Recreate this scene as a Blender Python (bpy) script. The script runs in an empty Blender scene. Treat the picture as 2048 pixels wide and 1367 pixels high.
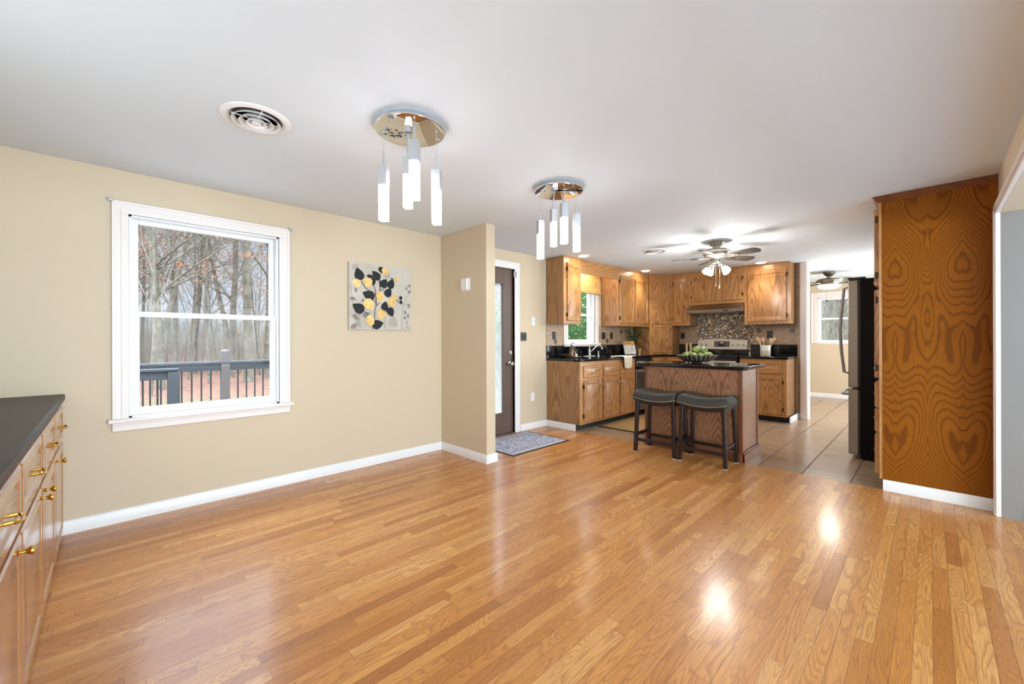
import bpy, bmesh, math, random
from mathutils import Vector, Matrix
PI = math.pi
sc = bpy.context.scene
col = sc.collection
R = math.radians

# ---------------------------------------------------------------- camera
H = 2.44
CAM = Vector((3.942, -2.733, 1.2563)); F, CXP, CYP, YAW, ROLL = 821.77, 1024.0, 678.57, .7945, -.003
cd = bpy.data.cameras.new('camera'); cam = bpy.data.objects.new('camera', cd); col.objects.link(cam)
fw = Vector((-math.sin(YAW), math.cos(YAW), 0)); r0 = Vector((math.cos(YAW), math.sin(YAW), 0)); u0 = Vector((0, 0, 1))
rt = r0 * math.cos(ROLL) + u0 * math.sin(ROLL); up = -r0 * math.sin(ROLL) + u0 * math.cos(ROLL)
mw = Matrix((rt, up, -fw)).transposed().to_4x4(); mw.translation = CAM
cam.matrix_world = mw
cd.sensor_width = 36.0; cd.lens = 36.0 * F / 2048.0
cd.shift_x = 0.0; cd.shift_y = (CYP - 683.5) / 2048.0
cd.clip_start = 0.02; cd.clip_end = 400
sc.camera = cam
sc.view_settings.view_transform = 'Standard'; sc.view_settings.look = 'None'
sc.view_settings.gamma = 1; sc.view_settings.use_curve_mapping = False
sc.view_settings.exposure = 0.98

# ---------------------------------------------------------------- world (bright overcast sky)
w = bpy.data.worlds.new('sky'); sc.world = w; w.use_nodes = True
nt = w.node_tree; nt.nodes.clear()
out = nt.nodes.new('ShaderNodeOutputWorld'); bg = nt.nodes.new('ShaderNodeBackground')
tc = nt.nodes.new('ShaderNodeTexCoord'); nz = nt.nodes.new('ShaderNodeTexNoise'); rp = nt.nodes.new('ShaderNodeValToRGB')
nz.inputs['Scale'].default_value = 3.5; nz.inputs['Detail'].default_value = 5
rp.color_ramp.elements[0].position = .35; rp.color_ramp.elements[0].color = (.46, .60, .80, 1)
rp.color_ramp.elements[1].position = .65; rp.color_ramp.elements[1].color = (.82, .87, .92, 1)
nt.links.new(tc.outputs['Generated'], nz.inputs['Vector']); nt.links.new(nz.outputs['Fac'], rp.inputs['Fac'])
nt.links.new(rp.outputs['Color'], bg.inputs['Color']); nt.links.new(bg.outputs[0], out.inputs[0])
# overcast sky is several times brighter overhead than near the horizon
sz = nt.nodes.new('ShaderNodeSeparateXYZ'); mr = nt.nodes.new('ShaderNodeMapRange'); nt.links.new(tc.outputs['Generated'], sz.inputs[0]); nt.links.new(sz.outputs[2], mr.inputs['Value'])
mr.inputs['From Min'].default_value = .36; mr.inputs['From Max'].default_value = .47; mr.inputs['To Min'].default_value = .62; mr.inputs['To Max'].default_value = 7.5
nt.links.new(mr.outputs[0], bg.inputs['Strength'])

def area(name, loc, rot, sx, sy, power, color=(1, 1, 1)):
    l = bpy.data.lights.new(name, 'AREA'); l.shape = 'RECTANGLE'; l.size = sx; l.size_y = sy; l.energy = power; l.color = color
    o = bpy.data.objects.new(name, l); col.objects.link(o); o.location = loc; o.rotation_euler = rot
    return o
# daylight at the windows of the adjoining living room (right of the wide opening) plus two added fill lamps
DAY = (.70, .88, 1.0)
sl = bpy.data.lights.new('veiled_sun', 'SUN'); sl.energy = .8; sl.angle = R(40); sl.color = (1, .97, .92)
so = bpy.data.objects.new('veiled_sun', sl); col.objects.link(so); so.rotation_euler = (R(12), R(42), 0)
area('daylight_living_east', (9.3, -1.2, 1.35), (0, R(90), 0), 1.6, 3.2, 235, DAY)
area('daylight_living_south', (6.8, -4.35, 1.4), (R(90), 0, 0), 3.0, 1.7, 30, DAY)
area('fill_dining_rear', (2.7, -3.58, 1.55), (R(90), 0, 0), 2.4, 1.1, 14, (.82, .92, 1))  # added fill lamp for the ceiling; the rear wall has no window
area('fill_back_room', (4.27, 5.9, 1.25), (0, R(90), 0), 2.0, 1.9, 46, (.86, .94, 1.0))  # added fill lamp hidden past the fridge, brightens kitchen and back room

# ---------------------------------------------------------------- materials
def lin(c): return c / 12.92 if c <= .04045 else ((c + .055) / 1.055) ** 2.4
def C(h):
    h = h.lstrip('#'); return tuple(lin(int(h[i:i + 2], 16) / 255) for i in (0, 2, 4)) + (1,)
class Mat:
    def __init__(s, name, color='#ffffff', rough=.5, metal=0, spec=.5, coat=0, coat_rough=.1, **kw):
        s.m = bpy.data.materials.new(name); s.m.use_nodes = True; s.t = s.m.node_tree; s.b = s.t.nodes['Principled BSDF']
        s.set('Base Color', C(color) if isinstance(color, str) else color); s.set('Roughness', rough); s.set('Metallic', metal)
        s.set('Specular IOR Level', spec); s.set('Coat Weight', coat); s.set('Coat Roughness', coat_rough)
        for k, v in kw.items(): s.set(k.replace('_', ' '), v)
    def set(s, k, v):
        if isinstance(v, bpy.types.NodeSocket): s.t.links.new(v, s.b.inputs[k])
        else: s.b.inputs[k].default_value = v
    def node(s, typ, ins=(), **props):
        n = s.t.nodes.new('ShaderNode' + typ)
        for k, v in props.items(): setattr(n, k, v)
        for k, v in (ins.items() if isinstance(ins, dict) else enumerate(ins)):
            if v is None: continue
            if isinstance(v, bpy.types.NodeSocket): s.t.links.new(v, n.inputs[k])
            else: n.inputs[k].default_value = v
        return n
    def ma(s, op, *a): return s.node('Math', a, operation=op).outputs[0]
    def vm(s, op, *a): return s.node('VectorMath', a, operation=op).outputs[0]
    def co(s): return s.node('TexCoord').outputs['Object']
    def xyz(s, v):
        n = s.node('SeparateXYZ', (v,)); return n.outputs[0], n.outputs[1], n.outputs[2]
    def vec(s, x, y, z): return s.node('CombineXYZ', (x, y, z)).outputs[0]
    def noise(s, v, scale=1, detail=2, rough=.5, dist=0, colr=False):
        n = s.node('TexNoise', {'Vector': v, 'Scale': scale, 'Detail': detail, 'Roughness': rough, 'Distortion': dist})
        return n.outputs['Color' if colr else 'Fac']
    def white(s, v): 
        n = s.node('TexWhiteNoise', {'Vector': v}, noise_dimensions='3D'); return n.outputs['Value'], n.outputs['Color']
    def ramp(s, f, stops, mode='LINEAR'):
        n = s.node('ValToRGB', (f,)); cr = n.color_ramp; cr.interpolation = mode
        while len(cr.elements) < len(stops): cr.elements.new(.5)
        for e, (p, c) in zip(cr.elements, stops):
            e.position = p; e.color = C(c) if isinstance(c, str) else (c, c, c, 1)
        return n.outputs['Color']
    def mix(s, f, a, b, mode='MIX'):
        n = s.t.nodes.new('ShaderNodeMix'); n.data_type = 'RGBA'; n.blend_type = mode
        for i, v in ((0, f), (6, a), (7, b)):
            if isinstance(v, str): v = C(v)
            if isinstance(v, bpy.types.NodeSocket): s.t.links.new(v, n.inputs[i])
            else: n.inputs[i].default_value = v
        return n.outputs[2]
    def bump(s, h, strength=.2, dist=.002):
        n = s.node('Bump', {'Height': h, 'Strength': strength, 'Distance': dist}); s.set('Normal', n.outputs[0])
    def rnd(s): return s.node('ObjectInfo').outputs['Random']

def oak(name, light, mid, dark, axis='Z', scale=2.2, K=7, amt=.55, book=None, rough=.35, coat=.35, gs=.13, pores=.35, spec=.5, sharp=0, jag=.16):
    m = Mat(name, rough=rough, coat=coat, coat_rough=.18, spec=spec)
    x, y, z = m.xyz(m.co())
    if axis == 'X': x, z = z, x
    if axis == 'Y': y, z = z, y
    r = m.ma('MULTIPLY', m.rnd(), 37.0)
    cross = m.ma('ADD', x, m.ma('MULTIPLY', y, .9))
    if book: cross = m.ma('PINGPONG', cross, book)
    v = m.vec(cross, r, m.ma('MULTIPLY', z, gs))
    n = m.noise(v, scale, 1.6, .45, .25)
    n2 = m.ma('ADD', m.ma('MULTIPLY', n, K), m.ma('MULTIPLY', m.noise(m.vec(m.ma('MULTIPLY', cross, 26), r, m.ma('MULTIPLY', z, 9)), 1, 2), jag))
    ring = m.ma('FRACT', n2)
    ringc = m.ramp(ring, ((0, 0.0), (.40, .10), (.70, .75), (.82, 1.0), (.92, .5), (1, 0.0)))
    if sharp: ringc = m.ramp(ring, ((0, 0.0), (.52, .12), (.66, .9), (.76, 1.0), (.84, .3), (1, 0.0)))
    fine = m.noise(m.vec(m.ma('MULTIPLY', cross, 260), r, m.ma('MULTIPLY', z, 7)), 1, 3, .6)
    base = m.mix(m.noise(m.vec(m.ma('MULTIPLY', cross, 5), r, z), 1.3, 2), light, mid)
    c = m.mix(m.ma('MULTIPLY', ringc, amt), base, dark)
    c = m.mix(m.ma('MULTIPLY', m.ramp(fine, ((.35, 1.0), (.6, 0.0))), pores), c, dark)
    m.set('Base Color', c)
    m.bump(fine, .08, .0006)
    return m.m

M = {}
M['ceiling'] = Mat('ceiling_paint', '#e3ebf3', .7, spec=.3).m
M['shadewall'] = Mat('shade_toned_wall_paint', '#8d8785', .6, spec=.3).m  # grey darkened so the paint carries the shade on the living-room wall
def paint(name, c, r=.6):
    m = Mat(name, c, r, spec=.35); m.bump(m.noise(m.co(), 180, 2), .05, .001); return m.m
M['wall'] = paint('cream_wall_paint', '#d6c4a9'); M['wall2'] = paint('pale_cream_wall_paint', '#dfd0b8')
M['white'] = Mat('white_trim_paint', '#f1eeee', .35).m
M['pinkwhite'] = Mat('offwhite_casing_paint', '#efe6e2', .4).m
M['vinyl'] = Mat('white_vinyl', '#f2f2f4', .3).m
OK = dict(light='#cc975c', mid='#bc864c', dark='#774620')
M['oak'] = oak('oak_cabinet_vertical', **OK, scale=3.8, K=24, amt=.72, gs=.16)
M['oakh'] = oak('oak_cabinet_horizontal', **OK, axis='X', scale=2.6, K=24, amt=.4)
M['oakhy'] = oak('oak_cabinet_horizontal_depth', **OK, axis='Y', scale=2.6, K=24, amt=.4)
M['oakframe'] = oak('oak_face_frame', **OK, scale=3, K=14, amt=.3)
M['oakside'] = oak('oak_plywood_side', light='#b88a5b', mid='#a97a4c', dark='#744a2a', scale=3.4, K=36, amt=.75, book=.19)
M['panel'] = oak('oak_plywood_tall_panel', light='#9a5a16', mid='#8d500f', dark='#5c2e08', scale=3.2, K=40, amt=.66, book=.168, gs=.26, sharp=1, rough=.5, coat=0, pores=.2, jag=.42, spec=.12)
M['crown'] = oak('dark_oak_crown', light='#84491a', mid='#784016', dark='#55290a', axis='X', scale=3, K=10, amt=.4, coat=0, spec=.2)
M['island'] = oak('oak_island_stain', light='#b07c5a', mid='#a06b4a', dark='#57331f', scale=4.4, K=40, amt=.8, book=.27, jag=.3, rough=.4)
M['islandt'] = oak('oak_island_trim', light='#8a5232', mid='#7a452a', dark='#52301c', scale=3.0, K=6, amt=.4, rough=.35)
M['sideb'] = oak('glossy_oak_sideboard', light='#bf8a5f', mid='#b07a50', dark='#8a5834', scale=3, K=6, amt=.25, rough=.25, coat=.8)
M['sidebh'] = oak('glossy_oak_sideboard_horizontal', light='#bf8a5f', mid='#b07a50', dark='#8a5834', axis='X', scale=3, K=6, amt=.25, rough=.25, coat=.8)
M['brass'] = Mat('polished_brass', '#d8ad52', .15, 1).m
M['nickel'] = Mat('brushed_nickel', '#b9b4ab', .3, 1).m
M['pewter'] = Mat('aged_pewter', '#8f8679', .35, 1).m
M['steelp'] = Mat('satin_range_panel', '#cfcac0', .32, .55).m
M['pewterb'] = Mat('fridge_handle_steel', '#9da0a6', .3, .9).m
M['chrome'] = Mat('mirror_chrome', '#d9d7d4', .04, 1).m
M['satin'] = Mat('satin_aluminium', '#b4b4b7', .45, .4).m
M['hinge'] = Mat('antique_bronze_hinge', '#4a3826', .4, .8).m
M['dark'] = Mat('dark_bronze_plastic', '#2c221c', .35).m
M['black'] = Mat('black_matte', '#0c0c0d', .45).m
M['blackgl'] = Mat('black_glass', '#08090b', .06, spec=.6).m
M['steel'] = None
def steel(name, c, axis=0):
    m = Mat(name, c, .28, 1); x, y, z = m.xyz(m.co())
    n = m.noise(m.vec(m.ma('MULTIPLY', x, 2), m.ma('MULTIPLY', y, 2), m.ma('MULTIPLY', z, 2)), 1, 1)
    m.set('Roughness', m.ma('ADD', m.ma('MULTIPLY', n, .06), .26)); return m.m
M['steel'] = steel('stainless_steel', '#d6d3cd'); M['steeld'] = steel('stainless_steel_dark', '#8d8780'); M['steelf'] = Mat('fridge_stainless', '#8d8375', .42, .55).m
def stone(name, base, fleck, rough):
    m = Mat(name, base, rough, spec=.6)
    c = m.mix(m.ramp(m.noise(m.co(), 420, 2), ((.6, 0.0), (.68, .6))), base, fleck); m.set('Base Color', c); return m.m
M['granite'] = stone('black_granite', '#0b0c0f', '#3a3d44', .05)
M['granite2'] = stone('dark_countertop', '#1f1b17', '#3a342d', .5)
M['stool'] = Mat('espresso_wood', '#1d0e0c', .38, coat=.1).m
m = Mat('grey_leather', '#34322b', .45, coat=.0); m.bump(m.noise(m.co(), 300, 2), .15, .0008); M['leather'] = m.m
M['stud'] = Mat('nailhead_metal', '#cfc3a6', .25, 1).m
M['felt'] = Mat('felt_pad', '#d9d5cf', .9).m
m = Mat('glass', '#ffffff', 0.0, IOR=1.45, Transmission_Weight=1.0); M['glass'] = m.m
# window panes: thin clear glass
def pane(name):
    m = bpy.data.materials.new(name); m.use_nodes = True; t = m.node_tree; t.nodes.clear()
    o = t.nodes.new('ShaderNodeOutputMaterial'); mx = t.nodes.new('ShaderNodeMixShader'); a = t.nodes.new('ShaderNodeBsdfTransparent'); g = t.nodes.new('ShaderNodeBsdfGlossy')
    g.inputs['Roughness'].default_value = .02; fr = t.nodes.new('ShaderNodeFresnel'); fr.inputs[0].default_value = 1.09
    t.links.new(fr.outputs[0], mx.inputs[0]); t.links.new(a.outputs[0], mx.inputs[1]); t.links.new(g.outputs[0], mx.inputs[2]); t.links.new(mx.outputs[0], o.inputs[0])
    return m
M['pane'] = pane('window_pane')
def emit(name, c, s):
    m = Mat(name, c, .5); m.set('Emission Color', C(c)); m.set('Emission Strength', s); return m.m
M['glow'] = emit('lit_acrylic', '#faf8fa', 6.3); M['bulb'] = emit('lit_frosted_glass', '#fffaf2', 55); M['can'] = emit('lit_recessed_bulb', '#fff0d8', 26)
M['fan2glow'] = emit('lit_glass_bowl', '#fff6ea', 16)

# floor boards
def floor_mat():
    m = Mat('oak_strip_floor', rough=.32, coat=.35, coat_rough=.15, spec=.4)
    x, y, z = m.xyz(m.co()); W = .0572
    xr = m.ma('DIVIDE', x, W); row = m.ma('FLOOR', xr); fx = m.ma('FRACT', xr)
    rv, rc = m.white(m.vec(row, 3.3, 0.0)); r1, r2, r3 = m.xyz(rc)
    L = m.ma('ADD', .45, m.ma('MULTIPLY', r2, .55))
    yk = m.ma('DIVIDE', m.ma('ADD', y, m.ma('MULTIPLY', r1, 9.0)), L); k = m.ma('FLOOR', yk); fy = m.ma('FRACT', yk)
    iv, ic = m.white(m.vec(row, k, 1.7)); a, b, c_ = m.xyz(ic)
    base = m.ramp(a, ((0, '#9c683a'), (.12, '#b17a43'), (.3, '#bd854c'), (.5, '#c48e56'), (.7, '#ca9860'), (.88, '#d2a571'), (1, '#a86d33')))
    base = m.mix(m.ma('MULTIPLY', c_, .25), base, '#ad7850')
    v = m.vec(m.ma('ADD', x, m.ma('MULTIPLY', iv, 60)), m.ma('MULTIPLY', y, .10), m.ma('MULTIPLY', b, 31))
    n = m.noise(v, 11, 1.5, .45, .3)
    ring = m.ma('FRACT', m.ma('ADD', m.ma('MULTIPLY', n, m.ma('ADD', 12.0, m.ma('MULTIPLY', b, 30.0))), m.ma('MULTIPLY', m.noise(m.vec(m.ma('MULTIPLY', x, 40), m.ma('MULTIPLY', y, 12), 0.0), 1, 2), .2)))
    rr = m.ramp(ring, ((0, 0.0), (.45, .08), (.82, .85), (.9, 1.0), (1, 0.0)))
    c = m.mix(m.ma('MULTIPLY', rr, .55), base, '#865535')
    fine = m.noise(m.vec(m.ma('MULTIPLY', x, 420), m.ma('MULTIPLY', y, 9), iv), 1, 3, .6)
    c = m.mix(m.ma('MULTIPLY', m.ramp(fine, ((.38, 1.0), (.58, 0.0))), .42), c, '#815236')
    ex = m.ma('MINIMUM', fx, m.ma('SUBTRACT', 1.0, fx)); ey = m.ma('MULTIPLY', m.ma('MINIMUM', fy, m.ma('SUBTRACT', 1.0, fy)), m.ma('DIVIDE', L, W))
    e = m.ramp(m.ma('MINIMUM', ex, ey), ((0.0, 1.0), (.02, .5), (.035, 0.0)))
    c = m.mix(m.ma('MULTIPLY', e, .6), c, '#5c351b')
    c = m.vm('MULTIPLY', c, (1.28, 1.14, .86))
    m.set('Base Color', c)
    h = m.ma('ADD', m.ma('MULTIPLY', m.noise(m.vec(m.ma('MULTIPLY', x, 9), m.ma('MULTIPLY', y, 2.2), iv), 1, 2), 1.0), m.ma('ADD', m.ma('MULTIPLY', e, -.5), m.ma('MULTIPLY', fine, .12)))
    m.bump(h, .22, .0022)
    return m.m
M['floor'] = floor_mat()
def tilefloor():
    m = Mat('beige_floor_tile', rough=.25, spec=.55)
    x, y, z = m.xyz(m.co()); P = .355
    xr = m.ma('DIVIDE', m.ma('SUBTRACT', x, 3.097), P); yr = m.ma('DIVIDE', m.ma('SUBTRACT', y, 1.856), P)
    fx = m.ma('FRACT', m.ma('ADD', xr, 40.0)); fy = m.ma('FRACT', m.ma('ADD', yr, 40.0))
    iv, ic = m.white(m.vec(m.ma('FLOOR', m.ma('ADD', xr, 40.0)), m.ma('FLOOR', m.ma('ADD', yr, 40.0)), .5))
    n = m.noise(m.vec(m.ma('MULTIPLY', x, 1.2), m.ma('MULTIPLY', y, 14), iv), 1.6, 4, .6)
    c = m.ramp(n, ((.25, '#917761'), (.45, '#a1886f'), (.6, '#ab947d'), (.8, '#b8a48f')))
    c = m.mix(m.ma('MULTIPLY', iv, .25), c, '#96755c')
    e = m.ma('MINIMUM', m.ma('MINIMUM', fx, m.ma('SUBTRACT', 1.0, fx)), m.ma('MULTIPLY', 1.7, m.ma('MINIMUM', fy, m.ma('SUBTRACT', 1.0, fy))))
    g = m.ramp(e, ((.010, 1.0), (.017, 0.0)))
    c = m.mix(m.ma('MULTIPLY', g, .95), c, '#3f3026'); m.set('Base Color', c)
    m.set('Roughness', m.ma('ADD', .22, m.ma('MULTIPLY', g, .5))); m.bump(m.ma('SUBTRACT', m.ma('MULTIPLY', n, .15), g), .25, .002)
    return m.m
M['tile'] = tilefloor()
def walltile(name, axis):
    m = Mat(name, rough=.4)
    x, y, z = m.xyz(m.co()); u = y if axis == 'Y' else x
    P = .152; ur = m.ma('ADD', m.ma('DIVIDE', u, P), 40.35 if axis == 'Y' else 40.0); zr = m.ma('DIVIDE', m.ma('SUBTRACT', z, 1.161), P)
    fx = m.ma('FRACT', ur); fy = m.ma('FRACT', m.ma('ADD', zr, 20.0))
    iv, ic = m.white(m.vec(m.ma('FLOOR', ur), m.ma('FLOOR', m.ma('ADD', zr, 20.0)), .1))
    n = m.noise(m.vec(x, y, z), 22, 4, .6)
    c = m.ramp(n, ((.3, '#a08468'), (.55, '#b89c80'), (.75, '#c6ad92'))); c = m.mix(m.ma('MULTIPLY', iv, .3), c, '#a58a70')
    e = m.ma('MINIMUM', m.ma('MINIMUM', fx, m.ma('SUBTRACT', 1.0, fx)), m.ma('MINIMUM', fy, m.ma('SUBTRACT', 1.0, fy)))
    g = m.ramp(e, ((.012, 1.0), (.024, 0.0))); m.set('Base Color', m.mix(m.ma('MULTIPLY', g, .75), c, '#705a46')); m.bump(m.ma('MULTIPLY', g, -1.0), .2, .002)
    return m.m
M['wtx'] = walltile('beige_wall_tile_x', 'X'); M['wty'] = walltile('beige_wall_tile_y', 'Y')
def mosaic():
    m = Mat('glass_mosaic', rough=.12, spec=.7)
    x, y, z = m.xyz(m.co()); P = .0245
    a = m.ma('ADD', m.ma('DIVIDE', x, P), 10.0); b = m.ma('ADD', m.ma('DIVIDE', z, P), 10.0)
    iv, ic = m.white(m.vec(m.ma('FLOOR', a), m.ma('FLOOR', b), .3)); fx = m.ma('FRACT', a); fy = m.ma('FRACT', b)
    c = m.ramp(iv, ((0, '#3d2a1e'), (.18, '#7a6250'), (.4, '#a08c74'), (.62, '#c0aa8c'), (.78, '#8d8a80'), (.90, '#fff8e8')), 'CONSTANT')
    e = m.ma('MINIMUM', m.ma('MINIMUM', fx, m.ma('SUBTRACT', 1.0, fx)), m.ma('MINIMUM', fy, m.ma('SUBTRACT', 1.0, fy)))
    g = m.ramp(e, ((.05, 1.0), (.09, 0.0))); m.set('Base Color', m.mix(g, c, '#8b7c6a')); m.set('Roughness', m.ma('ADD', .1, m.ma('MULTIPLY', g, .6)))
    m.bump(m.ma('MULTIPLY', g, -1.0), .3, .002); return m.m
M['mosaic'] = mosaic()

# ---------------------------------------------------------------- mesh helpers
class MB:
    def __init__(s): s.v = []; s.f = []; s.mi = []; s.m = Matrix(); s.cur = 0
    def at(s, x=0, y=0, z=0, rz=0, rx=0, ry=0):
        s.m = Matrix.Translation((x, y, z)) @ Matrix.Rotation(rz, 4, 'Z') @ Matrix.Rotation(ry, 4, 'Y') @ Matrix.Rotation(rx, 4, 'X'); return s
    def add(s, vs, fs):
        n = len(s.v); s.v += [s.m @ Vector(p) for p in vs]; s.f += [tuple(i + n for i in f) for f in fs]; s.mi += [s.cur] * len(fs); return s
    def box(s, x0, y0, z0, x1, y1, z1):
        x0, x1 = sorted((x0, x1)); y0, y1 = sorted((y0, y1)); z0, z1 = sorted((z0, z1))
        return s.add([(x0, y0, z0), (x1, y0, z0), (x1, y1, z0), (x0, y1, z0), (x0, y0, z1), (x1, y0, z1), (x1, y1, z1), (x0, y1, z1)],
                     [(0, 3, 2, 1), (4, 5, 6, 7), (0, 1, 5, 4), (1, 2, 6, 5), (2, 3, 7, 6), (3, 0, 4, 7)])
    def tube(s, pts, rad, n=8, caps=True, sq=False):
        pts = [Vector(p) for p in pts]; k = len(pts)
        if not hasattr(rad, '__len__'): rad = [rad] * k
        vs = []; prev = None
        for i, p in enumerate(pts):
            d = (pts[min(i + 1, k - 1)] - pts[max(i - 1, 0)]).normalized()
            if prev is None:
                a = Vector((0, 0, 1)) if abs(d.z) < .9 else Vector((1, 0, 0)); prev = d.cross(a).normalized()
            prev = (prev - d * prev.dot(d)).normalized(); q = d.cross(prev)
            for j in range(n):
                t = 2 * PI * j / n + (PI / 4 if sq else 0); vs.append(p + (prev * math.cos(t) + q * math.sin(t)) * rad[i])
        fs = [(i * n + j, i * n + (j + 1) % n, (i + 1) * n + (j + 1) % n, (i + 1) * n + j) for i in range(k - 1) for j in range(n)]
        if caps: fs += [tuple(range(n))[::-1], tuple(range((k - 1) * n, k * n))]
        return s.add(vs, fs)
    def lathe(s, prof, n=24, cx=0, cy=0, cz=0, sx=1, sy=1):
        vs = []; fs = []
        for r, z in prof:
            for j in range(n):
                t = 2 * PI * j / n; vs.append((cx + r * math.cos(t) * sx, cy + r * math.sin(t) * sy, cz + z))
        k = len(prof)
        for i in range(k - 1):
            for j in range(n): fs.append((i * n + j, i * n + (j + 1) % n, (i + 1) * n + (j + 1) % n, (i + 1) * n + j))
        if prof[0][0] > 1e-6: fs.append(tuple(range(n))[::-1])
        if prof[-1][0] > 1e-6: fs.append(tuple(range((k - 1) * n, k * n)))
        return s.add(vs, fs)
    def sphere(s, c, r, n=12, sz=1, sx=1, sy=1):
        prof = [(math.sin(PI * i / (n // 2)) * r + 1e-7, -math.cos(PI * i / (n // 2)) * r * sz) for i in range(n // 2 + 1)]
        return s.lathe(prof, n, *c, sx, sy)
    def prism(s, poly, z0, z1):
        n = len(poly); vs = [(x, y, z0) for x, y in poly] + [(x, y, z1) for x, y in poly]
        return s.add(vs, [tuple(range(n))[::-1], tuple(range(n, 2 * n))] + [(i, (i + 1) % n, (i + 1) % n + n, i + n) for i in range(n)])
    def rects(s, w, h, loops, back):
        """raised panel facing -Y: loops of (inset, y); back is the y of the rear"""
        vs = []; fs = []
        L = [(0, back)] + loops
        for ins, y in L: vs += [(ins, y, ins), (w - ins, y, ins), (w - ins, y, h - ins), (ins, y, h - ins)]
        for i in range(len(L) - 1):
            for j in range(4): fs.append((i * 4 + j, i * 4 + (j + 1) % 4, i * 4 + 4 + (j + 1) % 4, i * 4 + 4 + j))
        k = len(L) - 1; fs.append((k * 4, k * 4 + 1, k * 4 + 2, k * 4 + 3)); fs.append((3, 2, 1, 0))
        return s.add(vs, fs)
def link(name, ob, parent=None):
    col.objects.link(ob)
    if parent is not None: ob.parent = parent
    return ob
def obj(name, mb, mat, parent=None, loc=None, bevel=0, sharp=35, **props):
    me = bpy.data.meshes.new(name); me.from_pydata([tuple(v) for v in mb.v], [], mb.f)
    mats = mat if isinstance(mat, (list, tuple)) else [mat]
    for x in mats: me.materials.append(M[x] if isinstance(x, str) else x)
    me.polygons.foreach_set('material_index', mb.mi); me.polygons.foreach_set('use_smooth', [True] * len(mb.f))
    me.update(); me.set_sharp_from_angle(angle=R(sharp))
    o = bpy.data.objects.new(name, me); link(name, o, parent)
    if loc: o.location = loc
    if bevel:
        b = o.modifiers.new('bevel', 'BEVEL'); b.width = bevel; b.segments = 2; b.limit_method = 'ANGLE'; b.angle_limit = R(40)
    for k, v in props.items(): o[k] = v
    return o
def thing(name, label, cat, loc=(0, 0, 0), rz=0, group=None):
    o = bpy.data.objects.new(name, None); o.empty_display_size = .05; col.objects.link(o); o.location = loc; o.rotation_euler = (0, 0, rz)
    o['label'] = label; o['category'] = cat
    if group: o['group'] = group
    return o
def tag(o, label, cat, group=None, kind=None):
    o['label'] = label; o['category'] = cat
    if group: o['group'] = group
    if kind: o['kind'] = kind
    return o
def struct(name, mb, mat, **kw):
    o = obj(name, mb, mat, **kw); o['kind'] = 'structure'; return o
def copy_tree(o, parent=None):
    c = o.copy(); col.objects.link(c); c.parent = parent
    for ch in [q for q in o.children]: copy_tree(ch, c)
    return c

# ================================================================ THE SHELL
mb = MB(); mb.box(-.0, -3.62, -.05, 9.5, 1.856, 0); struct('floor', mb, 'floor')
mb = MB(); mb.box(0, 1.856, -.05, 6.2, 8.3, 0); struct('floor', mb, 'tile')
mb = MB(); mb.box(4.85, -3.6, .0005, 9.48, 1.7, .012); struct('floor', mb, Mat('bounce_carpet', '#d6d9dd', .95).m)  # added unseen carpet that bounces neutral daylight onto the ceiling
mb = MB(); mb.box(-.15, -4.6, H, 9.6, 8.4, H + .12); struct('ceiling', mb, 'ceiling')
# left wall with window, door and kitchen-window openings (y0,y1,z0,z1)
WIN = (-2.632, -1.684, .715, 2.145); DOOR = (.36, 1.185, 0.0, 2.205); KWIN = (2.33, 3.07, 1.19, 2.2)
mb = MB(); T = -.14
def wall_x(mb, x0, x1, ya, yb, holes):
    y = ya
    for (a, b, c, d) in holes:
        mb.box(x0, y, 0, x1, a, H)
        if c > 0: mb.box(x0, a, 0, x1, b, c)
        mb.box(x0, a, d, x1, b, H); y = b
    mb.box(x0, y, 0, x1, yb, H)
wall_x(mb, T, 0, -3.74, 8.2, [WIN, DOOR, KWIN]); struct('wall_left', mb, 'wall')
mb = MB(); mb.box(0, 0, 0, .79, .12, H); struct('wall_partition', mb, 'wall', bevel=.004)
mb = MB(); mb.box(0, 5.024, 0, 2.52, 5.15, H); struct('wall_back', mb, 'wall2')
mb = MB(); mb.box(0, -3.74, 0, 9.6, -3.62, H); struct('wall_rear', mb, 'wall')
mb = MB(); mb.box(4.288, 1.735, 0, 4.41, 8.2, H); mb.box(4.288, -3.2, 2.135, 4.41, 1.73, H); mb.box(4.288, -3.62, 0, 4.41, -3.2, H); struct('wall_right', mb, 'wall2')
mb = MB(); mb.box(4.411, 1.73, 0, 9.6, 1.85, H); mb.box(4.2885, 1.729, 0, 4.411, 1.7345, 2.134); struct('wall_living', mb, 'shadewall')
mb = MB(); mb.box(9.5, -3.62, 0, 9.6, 1.73, H); struct('wall_east', mb, 'wall2')
FW = (2.235, 3.35, 1.16, 2.13)
mb = MB(); mb.box(0, 8.2, 0, FW[0], 8.34, H); mb.box(FW[1], 8.2, 0, 4.41, 8.34, H); mb.box(FW[0], 8.2, 0, FW[1], 8.34, FW[2]); mb.box(FW[0], 8.2, FW[3], FW[1], 8.34, H); struct('wall_far', mb, 'wall')
mb = MB(); mb.box(0, 5.149, 0, 0.0, 5.15, 0.001)
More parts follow.
